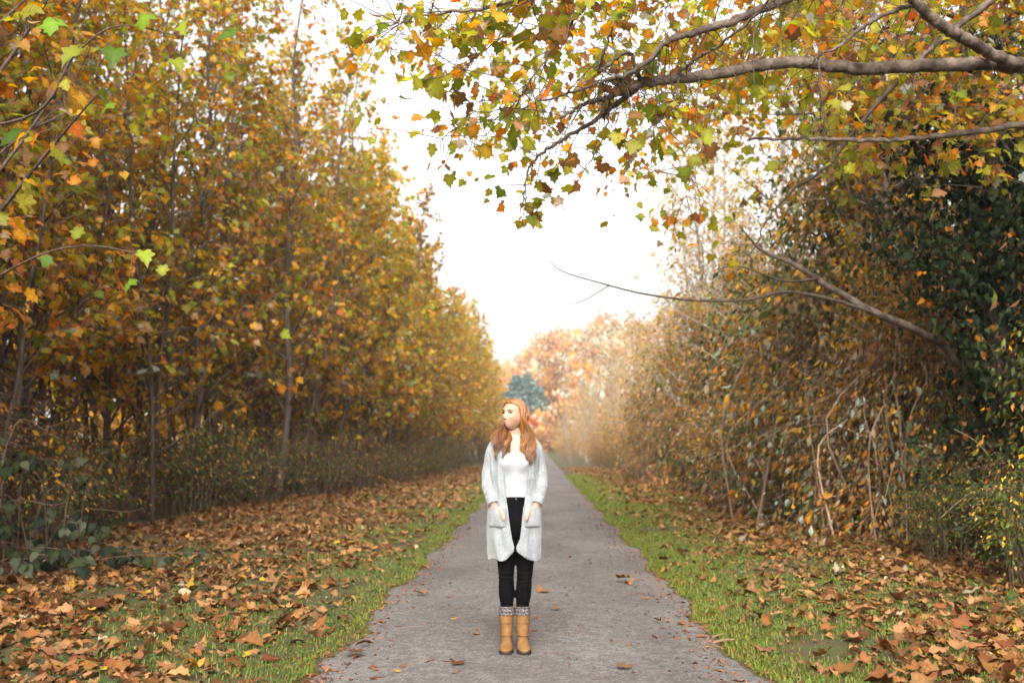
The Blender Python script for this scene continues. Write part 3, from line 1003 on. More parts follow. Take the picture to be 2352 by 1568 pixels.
# ------------------------------------------------------------------ tree and shrub prototypes
def sapling(seed, H, r0, nbr, tmpl, lsize, low=.12, spread=1.0, bark=M_BARK, per_tw=4, pal_hi=PAL_SYC, pal_lo=PAL_SYC_LOW, name='sycamore_sapling', lean=.5):
    r = np.random.default_rng(seed)
    root = empty(name)
    n = 12
    t = np.linspace(0, 1, n)
    path = np.stack([np.cumsum(r.normal(0, .07, n)) + lean * t * r.normal(0, 1), np.cumsum(r.normal(0, .07, n)) + lean * t * r.normal(0, 1), t * H], 1)
    path[:, :2] -= path[0, :2]
    path[0, 2] = -.15
    P = spline(path, 26)
    tr = np.linspace(0, 1, 26)
    rad = r0 * (1 - tr) ** .85 + .006
    mb = MB(); mb.tube(P, rad, 7)
    trunk = link('trunk', mb.mesh('trunk', bark), root)
    wb = MB()
    LP, LO = [], []
    az = r.uniform(0, 6.28)
    for i in range(nbr):
        u = low + (1 - low) * (i + r.random()) / nbr
        az += 2.4 + r.normal(0, .5)
        p0 = np.array([np.interp(u, tr, P[:, k]) for k in range(3)])
        el = math.radians(r.uniform(22, 58) + 12 * u)
        Lb = spread * (2.3 * (1 - u) ** .8 + .55) * r.uniform(.65, 1.15)
        d = np.array([math.cos(az) * math.cos(el), math.sin(az) * math.cos(el), math.sin(el)])
        q = [p0]
        for k in range(4):
            d = d + r.normal(0, .13, 3) + np.array([0, 0, .02]); d /= np.linalg.norm(d)
            q.append(q[-1] + d * Lb / 4)
        B = spline(q, 9)
        rb = max(.008, np.interp(u, tr, rad) * .42)
        wb.tube(B, np.linspace(rb, .004, 9), 5, cap=False)
        out = np.array([math.cos(az), math.sin(az), 0])
        for k in range(int(5 + Lb * 2.2)):
            f = r.uniform(.25, 1.0)
            s0 = np.array([np.interp(f, np.linspace(0, 1, 9), B[:, c]) for c in range(3)])
            td = d * .6 + r.normal(0, .6, 3); td[2] += .1; td /= np.linalg.norm(td)
            tl = r.uniform(.18, .6)
            tw = np.array([s0, s0 + td * tl * .5 + r.normal(0, .02, 3), s0 + td * tl + np.array([0, 0, -.04])])
            wb.tube(tw, [.004, .003, .002], 3, cap=False)
            m = r.integers(per_tw - 2, per_tw + 3)
            fs = r.uniform(.2, 1.05, m)
            LP.append(tw[0] + (tw[2] - tw[0]) * fs[:, None] + r.normal(0, .05, (m, 3)))
            LO.append(np.repeat((out + td * .8)[None], m, 0))
    link('branches', wb.mesh('branches', bark), root)
    LP = np.concatenate(LP); LO = np.concatenate(LO)
    D, N = hang_dirs(len(LP), LO, (.0, 1.35), r)
    S = lsize * np.clip(r.lognormal(0, .32, len(LP)), .45, 1.9)
    hi = r.random(len(LP)) < np.clip((LP[:, 2] / H - .18) * 1.9, .05, 1)
    ch, wh = pal_hi; cl, wl_ = pal_lo
    cols = np.where(hi[:, None], ch[r.choice(len(ch), len(LP), p=wh)], cl[r.choice(len(cl), len(LP), p=wl_)]) * r.uniform(.8, 1.2, (len(LP), 1))
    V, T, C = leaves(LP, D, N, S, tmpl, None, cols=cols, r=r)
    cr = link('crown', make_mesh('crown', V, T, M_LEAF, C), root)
    tag(cr, kind='stuff')
    KIDS[root.name] = [c for c in root.children]
    return root, len(LP)


def shrub(seed, H, W, nst, nleaf, tmpl, lsize, pal, mat, stem_col=(.10, .07, .05), name='shrub', arch=.7, droop=(.1, 1.2), up=1.0, twigs=3):
    """multi-stemmed bush: arching stems, twigs and small leaves"""
    r = np.random.default_rng(seed)
    root = empty(name)
    wb = MB()
    LP, LO = [], []
    per = max(1, nleaf // (nst * (twigs + 1)))
    for i in range(nst):
        a = r.uniform(0, 6.28); rr = W * .3 * math.sqrt(r.random())
        p = np.array([math.cos(a) * rr, math.sin(a) * rr, -.05])
        a2 = a + r.normal(0, .6)
        out = np.array([math.cos(a2), math.sin(a2), 0])
        h = H * r.uniform(.45, 1.0)
        w = W * .5 * r.uniform(.3, 1.0)
        q = [p, p + out * w * .2 + [0, 0, h * .5], p + out * w * .6 + [0, 0, h * .9 * up], p + out * w + [0, 0, h * (1 - arch * r.random() * .6)]]
        q = np.array(q) + r.normal(0, .05 * H / 2, (4, 3)) * np.array([[0], [1], [1], [1]])
        B = spline(q, 12)
        sc = np.array(stem_col) * r.uniform(.6, 1.6)
        wb.tube(B, np.linspace(.008 + .004 * H * r.random(), .003, 12), 4, sc, cap=False)
        segs = [B]
        for k in range(twigs):
            f = r.integers(3, 11)
            d = r.normal(0, 1, 3) + out * .5; d[2] += .2; d /= np.linalg.norm(d)
            tw = spline([B[f], B[f] + d * .25 * r.uniform(.5, 1.4) + r.normal(0, .04, 3), B[f] + d * .55 * r.uniform(.5, 1.4) + [0, 0, -.08]], 6)
            wb.tube(tw, [.004, .0035, .003, .003, .002, .002], 3, sc, cap=False)
            segs.append(tw)
        for sg in segs:
            m = per
            ii = r.integers(len(sg) // 4, len(sg), m)
            LP.append(sg[ii] + r.normal(0, .06 + .02 * H, (m, 3))); LO.append(np.repeat(out[None], m, 0))
    link('stems', wb.mesh('stems', M_STEM), root)
    LP = np.concatenate(LP); LO = np.concatenate(LO)
    LP[:, 2] = np.maximum(LP[:, 2], .05)
    D, N = hang_dirs(len(LP), LO, droop, r)
    S = lsize * np.clip(r.lognormal(0, .3, len(LP)), .5, 1.8)
    V, T, C = leaves(LP, D, N, S, tmpl, pal, r=r, vary=.25)
    tag(link('foliage', make_mesh('foliage', V, T, mat, C), root), kind='stuff')
    KIDS[root.name] = [c for c in root.children]
    return root


def thicket(seed, H, W, Dp, nleaf, lsize, pal, name='vine_thicket', nvine=90, hollow=.35, mat=M_SMALL):
    """mound of vines: leaves over a lumpy shell, hanging and rising stems inside it"""
    r = np.random.default_rng(seed)
    root = empty(name)
    off = r.uniform(0, 50, 3)

    def shell_pt(n):
        a = r.uniform(0, 2 * math.pi, n); u = r.random(n) ** .8
        el = u * math.pi / 2
        d = np.stack([np.cos(a) * np.cos(el), np.sin(a) * np.cos(el), np.sin(el)], 1)
        lump = np.array([mnoise.noise(Vector((q * 2.2 + off).tolist())) + .5 * mnoise.noise(Vector((q * 5 + off).tolist())) for q in d])
        k = (1 + .40 * lump)
        return d * np.array([W / 2, Dp / 2, H]) * k[:, None], d

    ncl = 260
    cp, cd_ = shell_pt(ncl)
    dep = 1 - hollow * r.random(ncl) ** 1.5
    cp = cp * dep[:, None]
    ci = r.integers(0, ncl, nleaf)
    LP = cp[ci] + r.normal(0, 1, (nleaf, 3)) * (.20 + .03 * H)
    LP[:, 2] -= np.abs(r.normal(0, .25, nleaf))
    LP[:, 2] = np.abs(LP[:, 2]) + .03
    D, N = hang_dirs(nleaf, cd_[ci], (.2, 1.4), r)
    S = lsize * np.clip(r.lognormal(0, .35, nleaf), .4, 2.2)
    tone = r.uniform(.45, 1.1, ncl)[ci][:, None]
    c, w = pal
    clc = r.choice(len(c), ncl, p=w)                       # clusters share a colour
    pick = np.where(r.random(nleaf) < .45, clc[ci], r.choice(len(c), nleaf, p=w))
    V, T, C = leaves(LP, D, N, S, DIA, None, cols=c[pick] * tone * r.uniform(.8, 1.2, (nleaf, 1)), r=r)
    tag(link('foliage', make_mesh('foliage', V, T, mat, C), root), kind='stuff')
    wb = MB()
    vp, vd = shell_pt(nvine)
    for i in range(nvine):
        top = vp[i] * r.uniform(.8, 1.0)
        bot = np.array([top[0] * r.uniform(.5, 1.25) + r.normal(0, .25), top[1] * r.uniform(.5, 1.25) + r.normal(0, .25), -.05])
        mid = (top + bot) / 2 + r.normal(0, .22, 3)
        mid2 = top * .8 + bot * .2 + r.normal(0, .2, 3)
        sc = np.array([.24, .165, .11]) * r.uniform(.3, 1.7)
        wb.tube(spline([bot, mid, mid2, top], 12), np.linspace(.017, .005, 12) * r.uniform(.5, 1.6), 4, sc, cap=False)
        for k in range(3):
            d = r.normal(0, .5, 3)
            wb.tube(spline([mid2, mid2 + d * .5 + [0, 0, .1], mid2 + d - [0, 0, .15]], 6), .0035, 3, sc, cap=False)
    link('vines', wb.mesh('vines', M_STEM), root)
    KIDS[root.name] = [c for c in root.children]
    return root


# near left saplings (lobed leaves), far ones (simpler leaves)
SAPS = [sapling(100 + i, H, r0, nb, SYC, .112, low=lo, spread=1.35, per_tw=4) for i, (H, r0, nb, lo) in enumerate([(12.8, .075, 58, .10), (11.6, .06, 54, .08), (13.8, .085, 62, .13), (10.8, .055, 50, .07), (12.4, .07, 56, .14)])]
SAPF = [sapling(130 + i, H, r0, nb, SYC2, .145, low=.08, spread=1.35, per_tw=5) for i, (H, r0, nb) in enumerate([(11.8, .07, 52), (12.8, .08, 56), (10.8, .06, 48)])]
SAPH = [sapling(150 + i, H, .11, 44, SYC, .125, low=.36, spread=1.7, bark=M_SYC, per_tw=3, pal_hi=PAL_BOUGH, pal_lo=PAL_BOUGH, name='sycamore_tree') for i, H in enumerate([10.5, 11.5])]
WISP = [sapling(170 + i, H, .075, 60, OVAL, .082, low=.10, spread=1.5, bark=M_BARKP, per_tw=6, pal_hi=PAL_WISP, pal_lo=PAL_WISP, name='wispy_tree') for i, H in enumerate([12.5, 13.5, 11.5])]
for p, k in SAPS + SAPF + SAPH + WISP: print(p.name, k)
POLE = [sapling(190 + i, H, .034, 22, SYC, .105, low=.22, spread=.75, bark=M_BARK, per_tw=4, name='slim_pole_sapling', lean=.7)[0] for i, H in enumerate([8.5, 9.5, 7.5])]
SAPS = [p for p, _ in SAPS]; SAPF = [p for p, _ in SAPF]; SAPH = [p for p, _ in SAPH]; WISP = [p for p, _ in WISP]
BRUSH = [shrub(200 + i, H, 1.7, 34, 1300, OVAL, .06, PAL_GREENB if i % 2 else PAL_UNDER, M_SMALL, stem_col=(.10, .062, .042), name='brush', twigs=4, arch=.3) for i, H in enumerate([1.7, 1.3, 2.2, 1.5])]
GRNB = [shrub(220 + i, H, 1.8, 36, 3000, OVAL, .055, PAL_GREENB, M_SMALL, stem_col=(.10, .07, .04), name='green_shrub', twigs=5) for i, H in enumerate([1.3, 1.8])]
TALLB = [shrub(240 + i, H, 2.6, 40, 4200, OVAL, .06, PAL_TAWNY, M_SMALL, stem_col=(.13, .09, .06), name='tawny_shrub', twigs=6) for i, H in enumerate([3.2, 4.2])]
THICK = [thicket(260 + i, H, W, Dp, NL, .098, pal, nvine=nv) for i, (H, W, Dp, nv, pal, NL) in enumerate([
    (4.6, 3.6, 4.4, 150, PAL_TAWNY, 20000), (5.4, 3.8, 4.4, 140, PAL_MOUND, 27000), (3.2, 3.0, 3.6, 90, PAL_TAWNY, 100), (4.9, 3.6, 4.0, 100, PAL_GREENB, 18000)])]
USED = set()
from collections import Counter


def place(protos, i, x, y, rz, s, label, cat, group, sz=None):
    p = protos[i % len(protos)]
    z = float(ground_h(x, y)) if y < 90 else 0.0
    sc = (s, sz or s)
    if p.name not in USED:
        USED.add(p.name)
        o = p
        o.location = (x, y, z); o.rotation_euler = (0, 0, rz); o.scale = (sc[0], sc[0], sc[1])
    else:
        o = copy_tree(p, (x, y, z), rz, sc)
    tag(o, label, cat, group)
    return o


# ------------------------------------------------------------------ left wood of saplings
lr = np.random.default_rng(21)
NEAR_LEFT = [
    (260, 8.6, 0, 1.0, 'thin pale sapling trunk rising from the dark brush, leftmost of the near pair'),
    (335, 8.6, 2, 1.0, 'thin sapling just right of the near pair\'s leftmost trunk on the left'),
    (480, 7.6, 1, 1.05, 'dark leaning sapling trunk between the near pair and the path on the left'),
    (610, 8.6, 4, 1.0, 'pale straight sapling standing back in the left wood behind the dark leaning trunk'),
    (735, 6.9, 3, 1.0, 'slim sapling at the left litter edge with yellow leaves over the verge'),
    (640, 6.6, 2, 1.12, 'tall sapling on the left whose top meets the upper frame edge beside the open sky'),
    (60, 8.0, 3, .95, 'sapling at the far left edge of the photo behind the dark drooping shrub'),
]
spots = []
for i, (xv, lat, pi, s, lab) in enumerate(NEAR_LEFT):
    d = ray(xv, 1024)
    y = -lat / d[0] * d[1]
    spots.append((-lat, y))
    place(SAPS, pi, -lat, y, lr.uniform(0, 6.28), s, lab, 'tree', 'saplings of the left wood')
CORNER = place(SAPS, 2, -5.5, 7.9, .4, .95, 'sapling beside the camera whose big green leaves hang into the top left corner', 'tree', 'saplings of the left wood')
spots += [(-5.5, 7.9)]
tries = 0
n_left = 0
while n_left < 140 and tries < 6000:
    tries += 1
    y = 9 + 111 * lr.random() ** 1.25
    fr = np.interp(y, [8, 22, 40, 60, 120], [7.2, 7.2, 5.9, 5.4, 5.0])
    x = -(fr + 5.5 * lr.random() ** 1.3)
    mind = np.interp(y, [8, 40, 120], [.95, 1.1, 1.5])
    if any((x - a) ** 2 + (y - b_) ** 2 < mind ** 2 for a, b_ in spots): continue
    spots.append((x, y)); n_left += 1
    far = y > 34
    band = 'nearest part of the left wood' if y < 22 else ('middle part of the left wood' if y < 50 else 'far hazy part of the left wood')
    place(SAPF if far else SAPS, int(lr.integers(0, 30)), x, y, lr.uniform(0, 6.28), lr.uniform(.85, 1.1),
          'slim autumn sapling in the ' + band, 'tree', 'saplings crowded in the ' + band)

for k in range(64):
    y = 11 + 38 * lr.random() ** 1.2
    fr = np.interp(y, [8, 22, 40, 60], [7.0, 6.9, 5.6, 5.2])
    x = -(fr + 4.5 * lr.random() ** 1.3)
    band = 'nearer' if y < 24 else 'farther'
    place(POLE, k, x, y, lr.uniform(0, 6.28), lr.uniform(.8, 1.15), f'pole-thin sapling stem among the {band} left trees', 'tree', f'pole-thin stems among the {band} left trees')

for k in range(30):                                      # tree corridor continued unseen beside and behind the camera, added to shade the sides
    sg = -1 if k % 2 else 1
    y = 7.0 - 34 * (k // 2) / 15 + lr.normal(0, .8)
    x = sg * (max(6.2, .62 * y + 2.6) + 4.5 * lr.random())
    place(SAPF, k, x, y, lr.uniform(0, 6.28), lr.uniform(.9, 1.1), 'unseen autumn sapling lining the path beside the camera, added for shade', 'tree', 'unseen shade saplings beside and behind the camera')

# brush under the left wood
for k in range(70):
    y = 9 + 60 * lr.random() ** 1.5
    fr = np.interp(y, [8, 16, 24, 40, 60, 120], [6.4, 6.8, 6.6, 5.2, 4.5, 4.2])
    x = -(fr + 4.5 * lr.random() ** 1.5)
    band = 'near' if y < 22 else 'far'
    place(BRUSH if lr.random() < .8 else GRNB, int(lr.integers(0, 30)), x, y, lr.uniform(0, 6.28), lr.uniform(.8, 1.3),
          f'twiggy undergrowth bush at the foot of the {band} left saplings', 'bush', f'undergrowth of the {band} left wood')

# dark drooping-leaf shrub at lower left, leaves one by one
DS = empty('drooping_shrub', (-6.0, 10.9, 0))
DS.scale = (1, 1, .8)
tag(DS, 'dark grey-green shrub with large drooping leaves at the lower left edge', 'shrub')
dr = np.random.default_rng(31)
wb = MB()
pal_c, pal_w = PAL_DKSHRUB
leaf_meshes = []
for k in range(10):
    V, T, C = leaves(np.zeros((1, 3)), np.array([[0, 1., 0]]), np.array([[0, 0, 1.]]), np.array([1.0]), [HEART[k % 4]], PAL_DKSHRUB, r=dr)
    leaf_meshes.append(make_mesh('leaf', V, T, M_DARK, C))
nl = 0
from mathutils import Matrix
for k in range(78):
    a = dr.uniform(0, 6.28)
    rr = math.sqrt(dr.random())
    p = np.array([math.cos(a) * rr * 1.0, math.sin(a) * rr * .8, -.03])
    e = p + np.array([dr.normal(.25, .55), dr.normal(-.35, .45), 0]); e[2] = max(.25, dr.uniform(.25, .95) - .30 * max(0, e[0]))
    if dr.random() < .18: e[2] += dr.uniform(.4, 1.0)
    B = spline([p, p * .6 + e * .4 + [0, 0, e[2] * .65], e + [0, 0, .06], e + (e - p) * .18 - [0, 0, .05]], 14)
    wb.tube(B, np.linspace(.009, .003, 14), 5, np.array([.09, .06, .04]) * dr.uniform(.6, 1.5), cap=False)
    for j in range(int(dr.integers(4, 7))):
        if nl >= 298: break
        f = dr.integers(5, 14)
        pos = B[f] + dr.normal(0, .035, 3)
        if pos[2] < .12: continue
        dd = np.array([dr.normal(0, .35), dr.normal(-.15, .35), -1.0]); dd /= np.linalg.norm(dd)
        nn = np.array([dr.normal(0, .6), -1 + dr.normal(0, .5), .4])
        xx = np.cross(dd, nn); xx /= np.linalg.norm(xx); zz = np.cross(xx, dd)
        s = dr.uniform(.10, .19)
        o = link('leaf', leaf_meshes[dr.integers(0, 10)], DS)
        o.matrix_local = Matrix([[xx[0] * s, dd[0] * s, zz[0] * s, pos[0]], [xx[1] * s, dd[1] * s, zz[1] * s, pos[1]], [xx[2] * s, dd[2] * s, zz[2] * s, pos[2]], [0, 0, 0, 1]])
        nl += 1
link('stems', wb.mesh('stems', M_STEM), DS)

# ------------------------------------------------------------------ right side: thickets, wispy trees, ivy tree
rr_ = np.random.default_rng(41)
TH = [(6.2, 10.1, 3, .80, 'dark leafy vine thicket at the right edge, nearest the camera'),
      (6.0, 15.4, 0, .95, 'tangle of brown hanging vines right of the path, next to the ivy tree'),
      (6.4, 18.6, 1, 1.28, 'tall vine-draped mound with a green top on the right'),
      (6.6, 22.2, 0, 1.25, 'tawny vine mound behind the tall green-topped one'),
      (6.5, 26.5, 3, 1.15, 'orange and tan thicket where the right grass verge narrows'),
      (6.5, 31.0, 1, 1.15, 'low tawny thicket beyond the leaning branch on the right'),
      (6.5, 36.0, 0, 1.15, 'pale thicket farther up the right verge'),
      (6.4, 42.0, 1, 1.1, 'hazy tan thicket past the middle of the right verge'),
      (6.3, 49.0, 0, 1.1, 'hazy thicket near the far end of the right verge'),
      (9.2, 12.0, 1, 1.1, 'thicket standing behind the nearest right vines'),
      (9.6, 17.5, 0, 1.2, 'thicket standing behind the tall green-topped mound')]
for x, y, i, s, lab in TH:
    place(THICK, i, x, y, rr_.uniform(0, 6.28), s, lab, 'thicket', 'vine thickets along the right verge')
for k in range(34):
    y = 8.5 + 75 * rr_.random() ** 1.5
    fr = np.interp(y, [8, 14, 30, 80], [4.9, 4.7, 4.5, 4.2])
    x = fr + 1.3 * rr_.random() ** 1.5
    near = 'near' if y < 20 else 'far'
    P_ = [BRUSH, GRNB, BRUSH, TALLB][int(rr_.integers(0, 4))] if y > 14 else [BRUSH, GRNB][int(rr_.integers(0, 2))]
    place(P_, int(rr_.integers(0, 30)), x, y, rr_.uniform(0, 6.28), rr_.uniform(.55, .95) if P_ is not TALLB else rr_.uniform(.6, .95),
          f'small leafy bush fringing the {near} part of the right verge', 'bush', f'bushes fringing the {near} right verge')
place(GRNB, 1, 4.75, 30.5, 1.0, 1.15, 'rounded fresh green bush at the edge of the right grass strip', 'bush', 'bushes fringing the far right verge')
wsp = []
k = 0
while k < 40:
    y = 17 + 105 * rr_.random() ** 1.2
    x = np.interp(y, [15, 40, 120], [6.6, 5.8, 4.8]) + 6 * rr_.random() ** 1.6
    if any((x - a) ** 2 + (y - b_) ** 2 < 1.8 ** 2 for a, b_ in wsp): continue
    wsp.append((x, y)); k += 1
    band = 'nearer' if y < 45 else 'far hazy'
    place(WISP, k, x, y, rr_.uniform(0, 6.28), rr_.uniform(.8, 1.1) if y < 45 else rr_.uniform(.5, .85), f'wispy half-bare tree among the {band} right trees', 'tree', f'{band} wispy trees on the right')
for k in range(30):
    y = 70 + 85 * rr_.random(); x = rr_.choice([-1, 1, 1]) * (2.4 + 3.6 * rr_.random())
    place([WISP, TALLB][k % 2], k, x, y, rr_.uniform(0, 6.28), rr_.uniform(.4, .7) if k % 2 == 0 else rr_.uniform(.5, .9), ['hazy small half-bare tree where the path ends', 'hazy tawny bush where the path ends'][k % 2], ['tree', 'bush'][k % 2], ['small trees', 'bushes'][k % 2] + ' at the far end of the path')
for k, (x, y) in enumerate([(6.3, 20.5), (6.2, 25.5), (5.9, 32.0), (5.9, 39.0)]):
    place(WISP, k, x, y, k * 1.9, 1.12, ['tall wispy golden tree rising right behind the green-topped mound', 'tall wispy golden tree just beyond the orange thicket',
          'wispy golden tree leaning over the narrowing right verge', 'pale golden tree bordering the open sky on the right', 'hazy golden tree nearest the open sky on the right'][k], 'tree', 'tall wispy golden trees')
place(SAPH, 0, 6.6, 13.8, .6, 1.0, 'sycamore behind the overhanging bough, its yellow-green crown above the vine mound', 'tree', 'sycamores on the right')
for k, (x, y, s) in enumerate([(5.9, 12.0, .9), (6.2, 17.0, .95)]):
    place(SAPH, k, x, y, 1.1 + 1.7 * k, s, ['sycamore nearest the ivy tree, leaves hanging over the thicket', 'sycamore rising over the green-topped mound',
          'sycamore at the right edge behind the ivy tree', 'sycamore of small hazy leaves farther up the right side'][k], 'tree', 'sycamores on the right')
place(SAPH, 1, 6.2, 19.5, 2.2, 1.0, 'farther sycamore on the right with orange and green crown', 'tree', 'sycamores on the right')
for k, (x, y) in enumerate([(11, 17), (11.5, 24)]):
    place(SAPF, k, x, y, k * 1.3, 1.0, 'orange-brown tree deep behind the right thickets', 'tree', 'trees deep behind the right thickets')

for p in SAPS + SAPF + SAPH + WISP + POLE + BRUSH + GRNB + TALLB + THICK:      # drop kinds that were not used
    if p.name not in USED:
        for c in KIDS[p.name]: bpy.data.objects.remove(c)
        bpy.data.objects.remove(p)

# ivy tree at right
IV = empty('ivy_tree', (5.75, 12.5, 0))
tag(IV, 'dark trunk at the right wrapped in dense dark green ivy', 'tree')
ir = np.random.default_rng(51)
tp = spline([(0, 0, -.1), (.05, 0, 2), (-.1, .1, 4), (-.25, 0, 6), (-.1, .1, 8), (.1, .2, 10.5)], 30)
mb = MB(); mb.tube(tp, np.linspace(.19, .05, 30), 10)
link('trunk', mb.mesh('trunk', M_BARKD), IV)
wb = MB(); LPs = []; SP = []
for k in range(26):
    f = ir.integers(9, 29)
    a = ir.uniform(0, 6.28); L_ = ir.uniform(1.0, 2.8)
    d = np.array([math.cos(a), math.sin(a), ir.uniform(.1, .9)])
    B = spline([tp[f], tp[f] + d * L_ * .5 + ir.normal(0, .1, 3), tp[f] + d * L_ + ir.normal(0, .2, 3)], 10)
    wb.tube(B, np.linspace(.045, .006, 10), 5)
    if tp[f][2] < 6.2: LPs.append(np.repeat(B[:8], 60, 0) + ir.normal(0, .2, (480, 3)))
    for q in range(5):
        b0 = B[ir.integers(4, 10)]; dd = ir.normal(0, .5, 3)
        wb.tube(spline([b0, b0 + dd * .5, b0 + dd + ir.normal(0, .1, 3)], 6), .005, 3, cap=False)
        if tp[f][2] > 5.5: SP.append(b0 + dd * ir.uniform(.3, 1.1, (14, 1)) + ir.normal(0, .1, (14, 3)))
link('branches', wb.mesh('branches', M_BARKD), IV)
zz = .6 + 5.6 * ir.random(8500) ** .75
cx = np.stack([np.interp(zz, tp[:, 2], tp[:, 0]), np.interp(zz, tp[:, 2], tp[:, 1]), zz], 1)
aa = ir.uniform(0, 6.28, 8500)
rad = (.22 + .70 * ir.random(8500) ** .8) * (1 + .6 * np.sin(zz * 2.1 + aa * 2)) * np.interp(zz, [.3, 3, 5, 6], [.8, 1, 1.0, .4])
ivp = cx + np.stack([np.cos(aa) * rad, np.sin(aa) * rad, ir.normal(0, .1, 8500)], 1)
LP = np.concatenate([ivp] + LPs)
D, N = hang_dirs(len(LP), np.stack([np.cos(ir.uniform(0, 6.28, len(LP))), np.sin(ir.uniform(0, 6.28, len(LP))), np.zeros(len(LP))], 1), (.4, 1.4), ir)
V, T, C = leaves(LP, D, N, .075 * ir.lognormal(0, .3, len(LP)), [HEART[0], HEART[1]], PAL_IVY, r=ir, vary=.3)
tag(link('ivy', make_mesh('ivy', V, T, M_DARK, C), IV), kind='stuff')
SP = np.concatenate(SP)
D, N = hang_dirs(len(SP), ir.normal(0, 1, (len(SP), 3)), (.2, 1.3), ir)
V, T, C = leaves(SP, D, N, .085 * ir.lognormal(0, .3, len(SP)), OVAL, palette((ORG, .5), (BRN, .3), (GRN, .2)), r=ir)
tag(link('crown', make_mesh('crown', V, T, M_LEAF, C), IV), kind='stuff')

# leaning bough reaching out of the right thicket
LB = empty('leaning_bough', (6.9, 13.6, 0))
tag(LB, 'bare pale bough leaning out of the right thicket over the verge', 'bough')
lb0 = np.array(LB.location)
yb = 12.4
mb = MB()
base_pt = np.array(lb0) * [1, 1, 0]
main = [base_pt + [0, 0, -.1], at_y(2210, 850, 12.9), at_y(2110, 762, 12.4), at_y(2010, 718, 12.1), at_y(1900, 655, 12.2), at_y(1820, 605, 12.3), at_y(1750, 575, 12.4), at_y(1700, 520, 12.6)]
mb.tube(spline(np.array(main) - lb0, 34), np.interp(np.linspace(0, 1, 34), [0, .5, .8, 1], [.062, .046, .030, .008]), 8)
link('limb', mb.mesh('limb', M_SYC), LB)
mb = MB()
mb.tube(spline(np.array([at_y(2010, 718, 12.1), at_y(1900, 685, 11.9), at_y(1800, 670, 11.7), at_y(1720, 688, 11.5), at_y(1600, 690, 11.3), at_y(1480, 675, 11.1), at_y(1380, 650, 10.9), at_y(1290, 622, 10.7), at_y(1255, 590, 10.6)]) - lb0, 40), np.linspace(.026, .004, 40), 6)
mb.tube(spline(np.array([at_y(1880, 640, 12.2), at_y(1800, 645, 12.0), at_y(1700, 612, 11.8), at_y(1640, 620, 11.7)]) - lb0, 16), np.linspace(.02, .004, 16), 5)
mb.tube(spline(np.array([at_y(1400, 655, 10.95), at_y(1340, 690, 10.9), at_y(1300, 695, 10.8), at_y(1260, 660, 10.7)]) - lb0, 14), np.linspace(.008, .002, 14), 4)
link('branch', mb.mesh('branch', M_BARK), LB)

